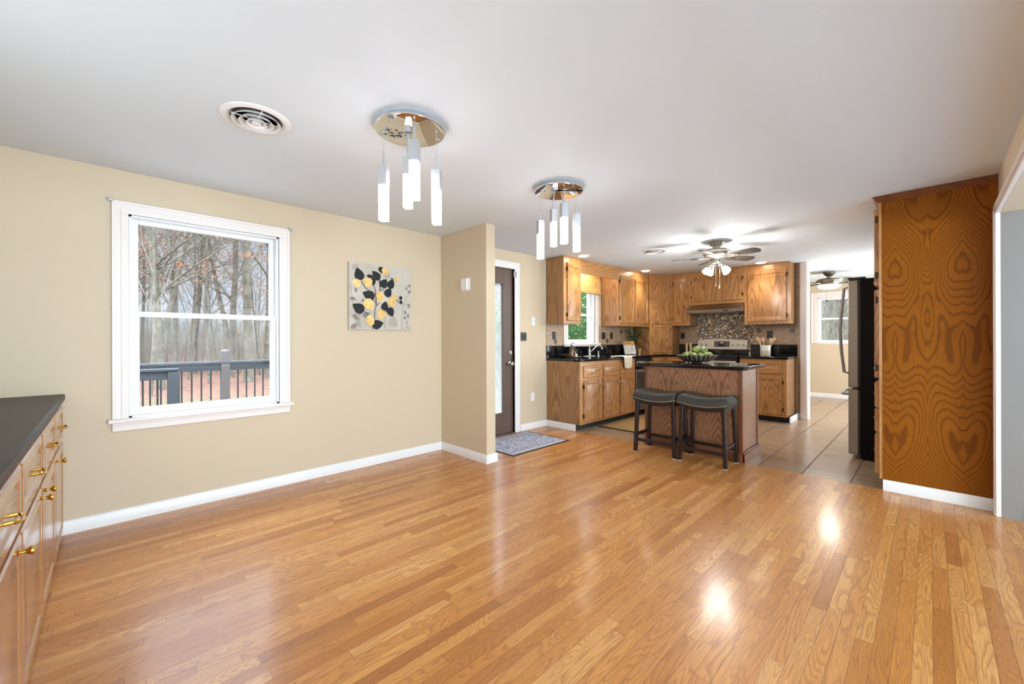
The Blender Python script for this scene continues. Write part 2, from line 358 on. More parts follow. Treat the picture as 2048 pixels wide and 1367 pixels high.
# baseboards (profiled: flat with chamfered top)
def base(name, pts, h=.088, t=.015):
    mb = MB()
    for (x0, y0, x1, y1) in pts:
        d = Vector((x1 - x0, y1 - y0, 0)); L = d.length; a = math.atan2(d.y, d.x)
        mb.at(x0, y0, 0, a); mb.add([(0, 0, 0), (L, 0, 0), (L, -t, 0), (0, -t, 0), (0, 0, h), (L, 0, h), (L, -t, h - .014), (0, -t, h - .014), (0, -t * .5, h), (L, -t * .5, h)],
            [(0, 1, 2, 3), (3, 2, 6, 7), (7, 6, 9, 8), (8, 9, 5, 4), (0, 3, 7, 8, 4), (1, 5, 9, 6, 2), (0, 4, 5, 1)])
    return struct(name, mb, 'white')
base('baseboard_left', [(0, -2.96, 0, 0)]); base('baseboard_partition', [(0, 0, .805, 0), (.79, .0005, .79, .135)])
base('baseboard_entry', [(0, 1.285, 0, 1.83)])
base('baseboard_cabinet', [(0, 1.829, .535, 1.829)]); base('baseboard_pantry', [(3.664, 1.855, 4.287, 1.855)], h=.088)
base('baseboard_kitchen', [(2.475, 4.46, 2.475, 5.02), (2.46, 5.023, 2.52, 5.023)], h=.09)
base('baseboard_far', [(0, 8.199, 4.28, 8.199)])
# doorway post between kitchen and back room
mb = MB(); mb.box(2.515, 4.965, 0, 2.61, 5.165, H - .001); mb.box(2.527, 4.955, 0, 2.600, 4.966, H - .002); struct('trim_post', mb, 'pinkwhite', bevel=.004)
# casing of wide opening
mb = MB(); mb.box(4.262, 1.728, 0, 4.288, 1.80, 2.215); mb.box(4.254, 1.735, 0, 4.263, 1.772, 2.19); mb.box(4.262, -3.2, 2.135, 4.288, 1.80, 2.215); mb.box(4.254, -3.2, 2.15, 4.263, 1.785, 2.19)
struct('trim_opening', mb, 'pinkwhite', bevel=.003)
mb = MB(); mb.box(4.41, 1.715, 0, 9.5, 1.729, .09); struct('baseboard_living', mb, 'white')

# ---------------------------------------------------------------- windows
def dh_window(n, label, x, y0, y1, z0, z1, mtg, casw, sill, lock=True, depth=.14, grill='vinyl', casing_mat='pinkwhite', brackets=False, casetop=None):
    """double-hung window in a wall whose room face is x = 0 looking toward +X; local frame: u along y, room at +x"""
    root = thing('window_%d' % n, label, 'window', (x, 0, 0)); root['kind'] = 'structure'
    ct = casetop or (z1 + casw)
    mb = MB()
    for k, (a, b, t) in enumerate(((0, casw, .014), (casw * .55, casw, .020), (0, casw * .22, .019))):
        mb.box(0, y0 - casw + a, z0, t, y0 - casw + b, ct - b); mb.box(0, y1 + casw - a, z0, t, y1 + casw - b, ct - b)
        mb.box(0, y0 - casw + a, ct - a, t, y1 + casw - a, ct - b)
    obj('window_casing', mb, casing_mat, root, bevel=.002)
    mb = MB()
    for (a, b) in ((y0, y0 + .018), (y1 - .018, y1)): mb.box(-depth, a, z0, .004, b, z1)
    mb.box(-depth, y0, z1 - .018, .004, y1, z1); mb.box(-depth, y0, z0 - .01, .004, y1, z0 + .014)
    obj('window_jamb', mb, 'vinyl', root, bevel=.001)
    def sash(nm, xa, xb, za, zb, st, rl, rh):
        mb = MB(); a, b = y0 + .018, y1 - .018
        mb.box(xa, a, za, xb, a + st, zb); mb.box(xa, b - st, za, xb, b, zb); mb.box(xa, a + st, za, xb, b - st, za + rl); mb.box(xa, a + st, zb - rh, xb, b - st, zb)
        xm = (xa + xb) / 2   # glazing bead
        g = obj(nm, mb, 'vinyl', root, bevel=.003)
        p = MB(); p.box(xm - .002, a + st, za + rl, xm + .002, b - st, zb - rh); obj('pane', p, 'pane', g)
        return g
    sash('upper_sash', -.10, -.065, mtg - .01, z1 - .018, .036, .036, .03)
    sash('lower_sash', -.055, -.018, z0 + .014, mtg + .022, .040, .05, .036)
    if sill:
        mb = MB(); mb.box(-.02, y0 - casw - .02, z0 - .024, .055, y1 + casw + .02, z0 + .002); obj('window_sill', mb, casing_mat, root, bevel=.005)
        mb = MB(); mb.box(0, y0 - casw, z0 - .085, .018, y1 + casw, z0 - .024); mb.box(0, y0 - casw, z0 - .045, .024, y1 + casw, z0 - .024); obj('sill_apron', mb, casing_mat, root, bevel=.003)
    if lock:
        mb = MB(); ym = (y0 + y1) / 2 + .06; mb.box(-.05, ym - .03, mtg + .022, -.025, ym + .03, mtg + .030); mb.tube([(-.035, ym, mtg + .03), (-.03, ym + .04, mtg + .04)], .005, 6); obj('sash_lock', mb, 'pewter', root)
    if brackets:
        for yy in (y0 - casw - .004, y1 + casw + .004):
            mb = MB(); mb.box(0, yy - .014, ct - .012, .028, yy + .014, ct + .012); mb.tube([(.02, yy, ct), (.04, yy, ct)], .006, 8); obj('curtain_bracket', mb, 'nickel', root)
    return root
dh_window(1, 'large white double-hung window on the cream wall looking out to the deck', 0, WIN[0], WIN[1], WIN[2], WIN[3], 1.44, .085, True, brackets=True, casetop=2.225)
dh_window(2, 'narrow white window above the kitchen sink', 0, KWIN[0], KWIN[1], KWIN[2], KWIN[3], 1.65, .1, True, brackets=False)
r3 = dh_window(3, 'white double-hung window in the back room beyond the doorway', 0, 0, FW[1] - FW[0], FW[2], FW[3], 1.672, .12, False)
r3.location = (FW[0], 8.2, 0); r3.rotation_euler = (0, 0, -PI / 2)
# ---------------------------------------------------------------- entry door
d = thing('door_1', 'brown entry door with a tall glass panel and inner blinds beside the partition', 'door', (0, DOOR[0], 0)); d['kind'] = 'structure'
DW = DOOR[1] - DOOR[0]; brown = Mat('brown_door_paint', '#5d4a40', .4).m; M['brown'] = brown
mb = MB(); gz0, gz1, gy0, gy1 = .28, 2.0, .17, DW - .185
mb.box(-.075, .003, .012, -.03, gy0, 2.2); mb.box(-.075, gy1, .012, -.03, DW - .003, 2.2); mb.box(-.075, gy0, .012, -.03, gy1, gz0); mb.box(-.075, gy0, gz1, -.03, gy1, 2.2)
sl = obj('door_slab', mb, 'brown', d, bevel=.002)
mb = MB()
for (a, b, c, e) in ((gy0 - .03, gy0 + .012, gz0 - .03, gz1 + .03), (gy1 - .012, gy1 + .03, gz0 - .03, gz1 + .03)): mb.box(-.03, a, c, -.018, b, e)
mb.box(-.03, gy0, gz0 - .03, -.018, gy1, gz0 + .012); mb.box(-.03, gy0, gz1 - .012, -.018, gy1, gz1 + .03); obj('glass_frame', mb, 'brown', d, bevel=.003)
mb = MB(); mb.box(-.056, gy0, gz0, -.052, gy1, gz1); obj('pane', mb, 'pane', d)
mb = MB(); 
k = 0
z = gz0 + .015
while z < gz1 - .02:
    mb.at(-.046, 0, z, 0, 0, R(38)); mb.box(-.006, gy0 + .012, -.0004, .006, gy1 - .012, .0004); z += .0135
mb.at(); obj('blind_slats', mb, 'vinyl', d)
for zz, nm in ((.931, 'door_knob'), (1.079, 'deadbolt')):
    mb = MB(); mb.at(-.03, DW - .062, zz, 0, 0, R(90))
    if nm == 'door_knob': mb.lathe([(.032, 0), (.033, .006), (.014, .012), (.012, .03), (.02, .038), (.028, .05), (.027, .06), (.015, .068), (1e-6, .07)], 20)
    else: mb.lathe([(.031, 0), (.031, .012), (.022, .02), (1e-6, .021)], 20); mb.box(-.016, -.004, .02, .016, .004, .034)
    obj(nm, mb, 'nickel', d)
mb = MB(); mb.box(0, DW - .012, 2.10, .012, DW + .03, 2.17); mb.box(.012, DW - .005, 2.112, .02, DW + .005, 2.158); obj('door_contact', mb, 'white', d)
cw = .085; mb = MB(); hz = 2.205
for (a, b, t) in ((0, cw * .3, .012), (cw * .3, cw * .75, .015), (cw * .75, cw, .019)):
    mb.box(0, DW + a, 0, t, DW + b, hz + a); mb.box(0, -a, 0, t, -b, hz + a); mb.box(0, -b, hz + a, t, DW + b, hz + b)
mb.box(-.14, DW, 0, .0, DW + .001, 2.205); obj('door_casing', mb, 'white', d, bevel=.002)
mb = MB(); mb.box(-.14, 0, 0, .02, DW, .012); obj('threshold', mb, 'pewter', d)

# ================================================================ CABINETS
def front(root, name, x, z, w, h, mats=('oak', 'oakh'), handle=None, hinge=None, hwm='nickel', t=.019, kl=.022):
    """raised-panel door or drawer front, facing local -Y"""
    s = min(1, min(w, h) / .26)
    mb = MB(); mb.rects(w, h, [(0, -t * .7), (.006, -t), (.05 * s, -t), (.056 * s, -t + .008), (.064 * s, -t + .008), (.092 * s, -t + .001)], 0)
    o = obj(name, mb, mats[1] if name == 'drawer' else mats[0], root, loc=(x, 0, z))
    if handle:
        kind, hx, hz = handle; mb = MB()
        if kind == 'knob':
            mb.at(hx * w if abs(hx) <= 1 else hx, -t, hz, 0, R(90)); mb.lathe([(.009, 0), (.010, .003), (.005, .007), (.005, kl * .5), (.011, kl * .75), (.0155, kl), (.014, kl + .006), (.007, kl + .009), (1e-6, kl + .0095)], 16); obj('knob', mb, hwm, o)
        elif kind == 'pull':
            mb.at(w / 2, -t, hz)
            for sx in (-1, 1): mb.tube([(sx * .040, 0, 0), (sx * .040, -.018, 0)], [.007, .005], 10)
            mb.tube([(-.052, -.02, 0), (-.040, -.024, 0), (-.02, -.030, -.004), (0, -.031, -.005), (.02, -.030, -.004), (.040, -.024, 0), (.052, -.02, 0)], [.003, .007, .0045, .006, .0045, .007, .003], 8); obj('pull', mb, hwm, o)
        elif kind == 'bail':
            mb.at(w / 2, -t, hz); mb.lathe([(.03, 0), (.028, .003), (1e-6, .004)], 14, sy=.45) if False else None
            mb.box(-.035, -.003, -.006, .035, 0, .014)
            mb.tube([(-.035, -.004, .004), (-.03, -.016, -.008), (0, -.02, -.012), (.03, -.016, -.008), (.035, -.004, .004)], .003, 6); obj('pull', mb, hwm, o)
    if hinge is not None:
        for hz in (.06, h - .06 - .05):
            mb = MB(); hx = -.008 if hinge == 'L' else w + .008
            mb.box(hx - .007, -.010, hz, hx + .007, 0, hz + .05); mb.tube([(hx + (.006 if hinge == 'L' else -.006), -.018, hz - .006), (hx + (.006 if hinge == 'L' else -.006), -.018, hz + .056)], .0045, 8); obj('hinge', mb, 'hinge', o)
    return o
def carcass(root, w, d, z0, z1, toe=0, side='oakside', fr='oakframe', openings=(), back=True):
    mb = MB(); mb.box(0, .02, z0 + toe, w, d, z1); obj('carcass', mb, side, root, bevel=.0015)
    mb = MB(); mb.box(0, 0, z0 + toe, w, .0195, z1); obj('face_frame', mb, fr, root, bevel=.0015)
    if toe: 
        mb = MB(); mb.box(0.0, .075, z0, w, .085, z0 + toe); obj('toe_kick', mb, 'black', root)
BZ = .948   # top of base cabinets; counters 3.7 cm
CZ = .985
# --- left run, facing +X; local x = world +Y
c = thing('base_cabinet', 'oak base cabinet at the entry end of the sink run, one drawer over one door', 'cabinet', (.6, 1.845, 0), PI / 2)
carcass(c, .525, .59, 0, BZ, .085)
front(c, 'drawer', .075, .725, .42, .165, handle=('bail', 0, .085))
front(c, 'door', .075, .115, .42, .575, handle=('knob', .9, .50), hinge='L')
c = thing('base_cabinet', 'oak sink base cabinet with two false drawer fronts over two doors', 'cabinet', (.6, 2.372, 0), PI / 2)
carcass(c, .95, .59, 0, BZ, .085)
for k, hx in ((0, .9), (1, .1)):
    front(c, 'drawer', .028 + k * .465, .725, .43, .165); front(c, 'door', .028 + k * .465, .115, .43, .575, handle=('knob', hx, .50))
c = thing('dishwasher', 'dark stainless dishwasher between the sink cabinet and the corner', 'dishwasher', (.6, 3.325, 0), PI / 2)
mb = MB(); mb.box(0, .02, .085, .60, .59, BZ); obj('body', mb, 'black', c)
mb = MB(); mb.box(.004, -.025, .10, .596, .02, .77); obj('door', mb, 'steeld', c, bevel=.004)
mb = MB(); mb.box(.004, -.025, .775, .596, .02, .905); obj('control_panel', mb, 'blackgl', c, bevel=.004)
mb = MB(); mb.tube([(.06, -.03, .74), (.06, -.06, .74), (.54, -.06, .74), (.54, -.03, .74)], .009, 8); obj('handle', mb, 'steel', c)
c = thing('base_cabinet', 'oak corner base cabinet where the two counter runs meet', 'cabinet', (.6, 3.93, 0), PI / 2); carcass(c, 1.08, .59, 0, BZ, .085)
# --- back run, facing -Y
c = thing('base_cabinet', 'oak base cabinet left of the range, mostly behind the island', 'cabinet', (.605, 4.43, 0)); carcass(c, .335, .585, 0, BZ, .085)
front(c, 'drawer', .03, .725, .275, .165, handle=('bail', 0, .085)); front(c, 'door', .03, .115, .275, .575, handle=('knob', .1, .5))
c = thing('base_cabinet', 'oak base cabinet right of the range ending at the doorway', 'cabinet', (1.815, 4.43, 0)); carcass(c, .635, .585, 0, BZ, .085)
front(c, 'drawer', .045, .725, .535, .165, handle=('bail', 0, .085)); front(c, 'door', .045, .115, .535, .575, handle=('knob', .08, .5), hinge='R')
# --- counters
def slab(name, label, poly, mat, z0, z1, **kw):
    mb = MB(); mb.prism(poly, z0, z1); o = obj(name, mb, mat, bevel=.006, **kw); tag(o, label, 'countertop'); return o
mbp = MB(); mbp.prism([(.002, 1.835), (.632, 1.835), (.632, 4.395), (.942, 4.395), (.942, 5.022), (.002, 5.022)], BZ, CZ)
ct = obj('countertop', mbp, 'granite', bevel=.006); tag(ct, 'black polished L-shaped countertop along the sink wall and corner', 'countertop')
def child(name, mb, mat, parent, **kw): return obj(name, mb, mat, parent, **kw)
mb = MB(); mb.box(.002, 1.835, CZ, .022, 4.27, 1.160); mb.box(.56, 5.002, CZ, .942, 5.022, 1.160); child('backsplash_strip', mb, 'granite', ct, bevel=.002)
ct2 = slab('countertop', 'black polished countertop right of the range holding the utensil crock', [(1.812, 4.395), (2.475, 4.395), (2.475, 5.022), (1.812, 5.022)], 'granite', BZ, CZ)
mb = MB(); mb.box(1.812, 5.002, CZ, 2.475, 5.022, 1.160); child('backsplash_strip', mb, 'granite', ct2, bevel=.002)
# sink
sk = thing('kitchen_sink', 'black undermount sink with light rim below the kitchen window', 'sink', (.33, 2.78, CZ)); mb = MB()
mb.box(-.2, -.36, .0005, .2, -.34, .004); mb.box(-.2, .34, .0005, .2, .36, .004); mb.box(-.2, -.34, .0005, -.18, .34, .004); mb.box(.18, -.34, .0005, .2, .34, .004); obj('rim', mb, 'blackgl', sk)
mb = MB(); mb.box(-.18, -.34, .0004, .18, .34, .0012); obj('basin', mb, 'blackgl', sk)
# wall tile
def tiled(name, label, mb, mat, diamonds, axis):
    o = obj(name, mb, mat); tag(o, label, 'backsplash')
    for (u, z) in diamonds:
        q = MB(); s = .052
        pts = [(0, -s), (s, 0), (0, s), (-s, 0)]
        if axis == 'Y': vs = [(.0105, u + a, z + b) for a, b in pts] + [(.006, u + a, z + b) for a, b in pts]
        else: vs = [(u + a, 5.0105, z + b) for a, b in pts] + [(u + a, 5.016, z + b) for a, b in pts]
        q.add(vs, [(0, 1, 2, 3), (7, 6, 5, 4), (0, 4, 5, 1), (1, 5, 6, 2), (2, 6, 7, 3), (3, 7, 4, 0)]); obj('diamond_inset', q, 'inset', o)
    return o
m = Mat('slate_inset', '#5b534b', .35); m.set('Base Color', m.ramp(m.noise(m.co(), 60, 3), ((.4, '#3a3029'), (.6, '#766a5c')))); M['inset'] = m.m
mb = MB(); mb.box(0.0003, 1.835, 1.161, .009, 2.232, 1.478); mb.box(0.0003, 3.168, 1.161, .009, 4.27, 1.478); mb.box(0.0003, 2.205, .99, .0012, 3.195, 1.1)
tiled('tile_backsplash', 'beige square wall tile with dark diamond insets on the sink wall', mb, 'wty', [(2.041, 1.225), (3.445, 1.232), (3.916, 1.385)], 'Y')
mb = MB(); mb.box(.50, 5.012, 1.161, .93, 5.0237, 1.52); tiled('tile_backsplash', 'small beige wall tile area between the corner tower and the mosaic panel', mb, 'wtx', [], 'X')
mb = MB(); mb.box(1.853, 5.012, 1.161, 2.5145, 5.0237, 1.49); mb.box(2.4495, 5.012, 1.49, 2.5145, 5.0237, H - .001); mb.box(2.476, 5.012, .09, 2.5145, 5.0237, 1.161)
tiled('tile_backsplash', 'beige square wall tile with diamond insets right of the range', mb, 'wtx', [(1.936, 1.391), (2.407, 1.383)], 'X')
mb = MB(); mb.box(.931, 5.008, .955, 1.852, 5.0237, 1.72); o = obj('mosaic_backsplash', mb, 'mosaic'); tag(o, 'brown and cream glass mosaic panel behind the range', 'backsplash')

# --- wall cabinets
ZB = 1.478; TP = H - .002
def wallcab(label, loc, rz, w, z0, fronts, d=.315, z1=TP, group=None):
    c = thing('wall_cabinet', label, 'cabinet', loc, rz, group); carcass(c, w, d, z0, z1, 0)
    for f in fronts: front(c, 'door', *f[:4], handle=f[4], hinge=f[5])
    return c
wallcab('oak wall cabinet with one door left of the kitchen window', (.33, 1.835, 0), PI / 2, .405, ZB, [(.07, ZB + .045, .315, .82, ('knob', .87, .06), 'L')])
wallcab('oak two-door wall cabinet right of the kitchen window', (.33, 3.262, 0), PI / 2, 1.075, ZB, [(.055, ZB + .045, .465, .78, ('knob', .12, .07), 'L'), (.555, ZB + .045, .465, .78, ('knob', .12, .07), None)], d=.315)
mb = MB(); mb.box(.312, 2.2405, 2.232, .33, 3.2615, TP); o = obj('valance_board', mb, 'oakhy', bevel=.002); tag(o, 'horizontal oak valance board bridging the cabinets over the sink window', 'valance')
# corner diagonal tower (front from A to B)
A_, B_ = Vector((.33, 4.34)), Vector((.60, 4.69)); wv = (B_ - A_).length; ang = math.atan2(B_.y - A_.y, B_.x - A_.x)
c = thing('corner_cabinet', 'tall diagonal oak corner cabinet with an upper and a lower door standing on the counter', 'cabinet', (A_.x, A_.y, 0), ang)
def loc_(p):  # world xy -> local
    q = Vector(p) - A_; return (q.x * math.cos(ang) + q.y * math.sin(ang), -q.x * math.sin(ang) + q.y * math.cos(ang))
mb = MB(); mb.prism([loc_(p) for p in ((.33, 4.345), (.597, 4.69), (.60, 4.70), (.60, 5.0), (.024, 5.0), (.024, 4.34))], CZ + .001, TP); obj('carcass', mb, 'oakside', c)
mb = MB(); mb.box(0, -.012, CZ + .001, wv, .004, TP); obj('face_frame', mb, 'oakframe', c, bevel=.0015)
for z, h, kz in ((ZB + .055, .76, .07), (CZ + .02, .515, .445)):
    o = front(c, 'door', .05, z, wv - .10, h, handle=('knob', .16, kz), hinge='R'); o.location.y = -.012
wallcab('narrow oak wall cabinet between the corner tower and the hood', (.601, 4.69, 0), 0, .329, 1.50, [(.035, 1.545, .262, .80, ('knob', .82, .06), 'L')])
wallcab('short oak two-door cabinet above the range hood', (.931, 4.69, 0), 0, .88, 1.852, [(.03, 1.905, .40, .44, ('knob', .82, .05), 'L'), (.45, 1.905, .40, .44, ('knob', .15, .05), 'R')])
wallcab('large single-door oak wall cabinet right of the hood', (1.812, 4.69, 0), 0, .637, 1.487, [(.05, 1.535, .535, .80, ('knob', .1, .07), 'R')])
# --- range hood
c = thing('range_hood', 'slim stainless range hood under the short cabinet', 'range hood', (.935, 4.48, 1.705)); W_ = .872
mb = MB(); prof = [(0, 0), (0, .045), (.20, .142), (.525, .142), (.525, 0)]
mb.add([(0, y, z) for y, z in prof] + [(W_, y, z) for y, z in prof], [(0, 1, 2, 3, 4), (9, 8, 7, 6, 5)] + [(i, i + 5, (i + 1) % 5 + 5, (i + 1) % 5) for i in range(5)]); obj('hood_body', mb, 'steeld', c, bevel=.002)
mb = MB(); mb.box(.08, .06, -.006, W_ - .08, .40, -.0005); obj('filter', mb, 'nickel', c)
mb = MB(); mb.box(.62, .0, .012, .70, -.004, .03); obj('switch', mb, 'black', c)
# --- range
c = thing('kitchen_range', 'stainless electric range with black glass top and knobs on the rear panel', 'stove', (.965, 4.36, 0)); W_ = .825
mb = MB(); mb.box(0, .03, .02, W_, .64, .958); obj('body', mb, 'black', c)
mb = MB(); mb.box(-.0, 0, .959, W_, .60, .984); obj('cooktop', mb, 'blackgl', c, bevel=.004)
for bx, by, br in ((.2, .17, .10), (.62, .17, .08), (.2, .43, .075), (.62, .43, .09)):
    mb = MB(); mb.lathe([(br - .004, .9842), (br, .9845), (br + .001, .9842)], 32, bx, by); obj('burner_ring', mb, 'nickel', c)
mb = MB(); mb.box(.01, -.02, .22, W_ - .01, .03, .90); obj('oven_door', mb, 'steel', c, bevel=.006)
mb = MB(); mb.box(.10, -.024, .34, W_ - .10, -.019, .74); obj('oven_window', mb, 'blackgl', c)
mb = MB(); mb.tube([(.06, -.02, .84), (.06, -.06, .84), (W_ - .06, -.06, .84), (W_ - .06, -.02, .84)], .012, 10); obj('oven_handle', mb, 'steel', c)
mb = MB(); mb.box(.01, -.015, .03, W_ - .01, .03, .20); obj('storage_drawer', mb, 'steel', c, bevel=.006)
mb = MB(); mb.box(0, .59, .958, W_, .64, 1.085); obj('rear_console', mb, 'blackgl', c, bevel=.006)
mb = MB(); n = 16; top = [(.005 + (W_ - .01) * i / n, 1.235 + .028 * math.sin(PI * i / n)) for i in range(n + 1)]
poly = [(.005, 1.075), (W_ - .005, 1.075)] + top[::-1]
k = len(poly); vs = [(x, .562 + (z - 1.075) * .12, z) for x, z in poly] + [(x, .64, z) for x, z in poly]
mb.add(vs, [tuple(range(k)), tuple(range(k, 2 * k))[::-1]] + [(i, i + k, (i + 1) % k + k, (i + 1) % k) for i in range(k)]); cp = obj('control_panel', mb, 'steelp', c, bevel=.004)
def onp(z): return .562 + (z - 1.075) * .12
for kx in (.075, .155, .60, .68, .765):
    mb = MB(); mb.at(kx, onp(1.16), 1.16, 0, R(90)); mb.lathe([(.024, 0), (.024, .004), (.018, .006), (.016, .024), (1e-6, .026)], 18); mb.box(-.003, -.017, .024, .003, .017, .032); obj('control_knob', mb, 'nickel', cp)
mb = MB(); mb.add([(.29, onp(1.12) - .002, 1.115), (.54, onp(1.12) - .002, 1.115), (.54, onp(1.215) - .002, 1.215), (.29, onp(1.215) - .002, 1.215)], [(0, 1, 2, 3)]); 
disp = obj('display_panel', mb, 'black', cp)
mb = MB()
for i in range(4):
    for j in range(4):
        for x0 in (.30, .47):
            zz = 1.126 + j * .023; xx = x0 + i * .016; y = onp(zz) - .004; mb.box(xx, y, zz, xx + .009, y + .001, zz + .011)
mb.box(.385, onp(1.18) - .004, 1.175, .45, onp(1.18) - .003, 1.205); obj('buttons', mb, 'nickel', cp, sharp=30)
cp['label'] = 'stainless rear control panel'

# --- island
c = thing('kitchen_island', 'dark-stained oak kitchen island with black polished top', 'island', (0, 0, 0))
IX0, IX1, IY0, IY1, IZ = 1.535, 2.605, 1.862, 2.385, .978
mb = MB(); mb.box(IX0 + .01, IY0 + .006, .0, IX1 - .008, IY1, .937); obj('body', mb, 'island', c)
for q in ((IX0, IY0, .0, IX0 + .04, IY0 + .03, .937), (IX1 - .04, IY0 - .002, .0, IX1, IY0 + .03, .937), (IX1 - .03, IY1 - .02, 0, IX1 + .002, IY1 + .006, .937)):
    mb = MB(); mb.box(*q); obj('corner_trim', mb, 'islandt', c, bevel=.003)
mb = MB(); mb.box(IX0 - .004, IY0 - .012, 0, IX1 + .02, IY0, .085); mb.box(IX1, IY0 - .012, 0, IX1 + .024, IY1 + .008, .085); mb.box(IX1, IY0 - .008, .085, IX1 + .012, IY1 + .004, .1); obj('base_molding', mb, 'islandt', c, bevel=.004)
mb = MB(); pl = [(1.475, 1.80), (2.64, 1.80), (2.655, 1.815), (2.655, 2.47), (1.475, 2.47), (1.44, 2.43), (1.44, 1.835)]; mb.prism(pl, .938, IZ); obj('island_top', mb, 'granite', c, bevel=.01)

# --- stools
def stool(label, x, y):
    t = thing('bar_stool', label, 'stool', (x, y, 0), 0, 'bar stools at the island'); W2, D2, LH = .235, .175, .595
    for sx in (-1, 1):
        for sy in (-1, 1):
            mb = MB(); mb.tube([(sx * (W2 - .012), sy * (D2 - .018), 0.004), (sx * (W2 - .034), sy * (D2 - .034), LH)], .0255, 4, sq=True); lg = obj('leg', mb, 'stool', t, sharp=20, bevel=.003)
            mb = MB(); mb.box(sx * (W2 - .012) - .016, sy * (D2 - .018) - .016, 0, sx * (W2 - .012) + .016, sy * (D2 - .018) + .016, .005); obj('felt_pad', mb, 'felt', lg)
    for sy in (-1, 1): mb = MB(); mb.box(-W2 + .03, sy * (D2 - .021) - .010, .12, W2 - .03, sy * (D2 - .021) + .010, .155); obj('stretcher', mb, 'stool', t, bevel=.003)
    for sx in (-1, 1): mb = MB(); mb.box(sx * (W2 - .018) - .010, -D2 + .03, .175, sx * (W2 - .018) + .010, D2 - .03, .21); obj('stretcher', mb, 'stool', t, bevel=.003)
    # curved aprons and saddle seat
    def dip(x): return -.030 * (1 - (x / W2) ** 2)
    N = 12; mb = MB()
    for sy in (-1, 1):
        vs = []; 
        for i in range(N + 1):
            x = -W2 + .03 + (2 * W2 - .06) * i / N; z1 = .625 + dip(x); z0 = z1 - .065
            for yy in (sy * (D2 - .034) - .012, sy * (D2 - .034) + .012): vs += [(x, yy, z0), (x, yy, z1)]
        fs = []
        for i in range(N):
            a = i * 4; b = a + 4; fs += [(a, a + 1, b + 1, b), (a + 2, b + 2, b + 3, a + 3), (a, b, b + 2, a + 2), (a + 1, a + 3, b + 3, b + 1)]
        mb.add(vs, fs)
    for sx in (-1, 1): mb.box(sx * (W2 - .03) - .012, -D2 + .04, .545, sx * (W2 - .03) + .012, D2 - .04, .62)
    obj('apron', mb, 'stool', t)
    NX, NY = 18, 12; vs = []; fs = []
    SX, SY = W2 + .006, D2 + .008
    for j in range(NY + 1):
        for i in range(NX + 1):
            u = -1 + 2 * i / NX; v = -1 + 2 * j / NY; x = u * SX; y = v * SY
            e = max(abs(u), abs(v)); edge = min(1, (1 - abs(u)) / .12) * min(1, (1 - abs(v)) / .16); edge = math.sin(edge * PI / 2) if edge > 0 else 0
            vs.append((x, y, .642 + dip(x) + .052 * edge ** .5 if edge > 0 else .642 + dip(x)))
    for j in range(NY):
        for i in range(NX): a = j * (NX + 1) + i; fs.append((a, a + 1, a + NX + 2, a + NX + 1))
    # side skirt
    ring = [i for i in range(NX + 1)] + [(j + 1) * (NX + 1) - 1 for j in range(1, NY + 1)] + [NY * (NX + 1) + i for i in range(NX - 1, -1, -1)] + [j * (NX + 1) for j in range(NY - 1, 0, -1)]
    n0 = len(vs)
    for r_ in ring: x, y, z = vs[r_]; side = abs(abs(x) - SX) < 1e-5; vs.append((x * .99, y * .985, .598 + dip(x) if not side else .598 + dip(SX) - .02))
    for q in range(len(ring)): q2 = (q + 1) % len(ring); fs.append((ring[q2], ring[q], n0 + q, n0 + q2))
    mb = MB(); mb.add(vs, fs); seat = obj('seat', mb, 'leather', t, sharp=60)
    for sy in (-1, 1):
        mb = MB()
        for i in range(30):
            x = -SX * .985 + 2 * SX * .985 * i / 29; mb.at(x, sy * (SY * .988), .612 + dip(x), 0, -R(90) * sy); mb.lathe([(.0058, -.001), (.0045, .0025), (1e-6, .004)], 7)
        mb.at(); obj('nailhead_trim', mb, 'stud', seat)
    return t
s1 = stool('backless saddle bar stool at the left end of the island, grey leather with nailheads', 1.835, 1.655)
s2 = stool('backless saddle bar stool at the right end of the island, grey leather with nailheads', 2.335, 1.655)

# --- tall pantry
c = thing('pantry_cabinet', 'tall floor-to-ceiling oak pantry cabinet with a bold grained plywood side', 'cabinet', (3.64, 2.775, 0), -PI / 2)
# local x = -Y world (0 at y=2.775 to .919 at y=1.856), local y = +X world
PW = 2.775 - 1.856
mb = MB(); mb.box(0, .02, .088, PW - .008, .646, 2.41); obj('carcass', mb, 'oakside', c)
mb = MB(); mb.box(PW - .0078, .02, .088, PW, .646, 2.41); sp = obj('side_panel', mb, 'panelx', c) if 'panelx' in M else obj('side_panel', mb, 'panel', c); sp['label'] = 'boldly grained orange oak plywood side'
mb = MB(); mb.box(0, 0, .088, PW, .0195, 2.41); obj('face_frame', mb, 'oakframe', c, bevel=.002)
mb = MB(); mb.box(.0, .07, 0, PW - .02, .08, .088); obj('toe_kick', mb, 'black', c)
mb = MB()
prof = [(0, 2.385), (-.008, 2.395), (-.03, 2.425), (-.038, 2.437)]
for (o0, z0), (o1, z1) in zip(prof[:-1], prof[1:]):
    mb.add([(0, o0, z0), (PW - o0 * .4, o0, z0), (PW - o1 * .4, o1, z1), (0, o1, z1)], [(0, 1, 2, 3)])
    mb.add([(PW - o0 * .4, o0, z0), (PW - o0 * .4, .646, z0), (PW - o1 * .4, .646, z1), (PW - o1 * .4, o1, z1)], [(0, 1, 2, 3)])
mb.box(0, 0, 2.41, PW, .646, 2.4375); obj('crown_molding', mb, 'crown', c)
HP = [('door', 1.70, .64), ('door', .925, .74), ('drawer', .68, .21), ('drawer', .475, .19), ('drawer', .125, .325)]
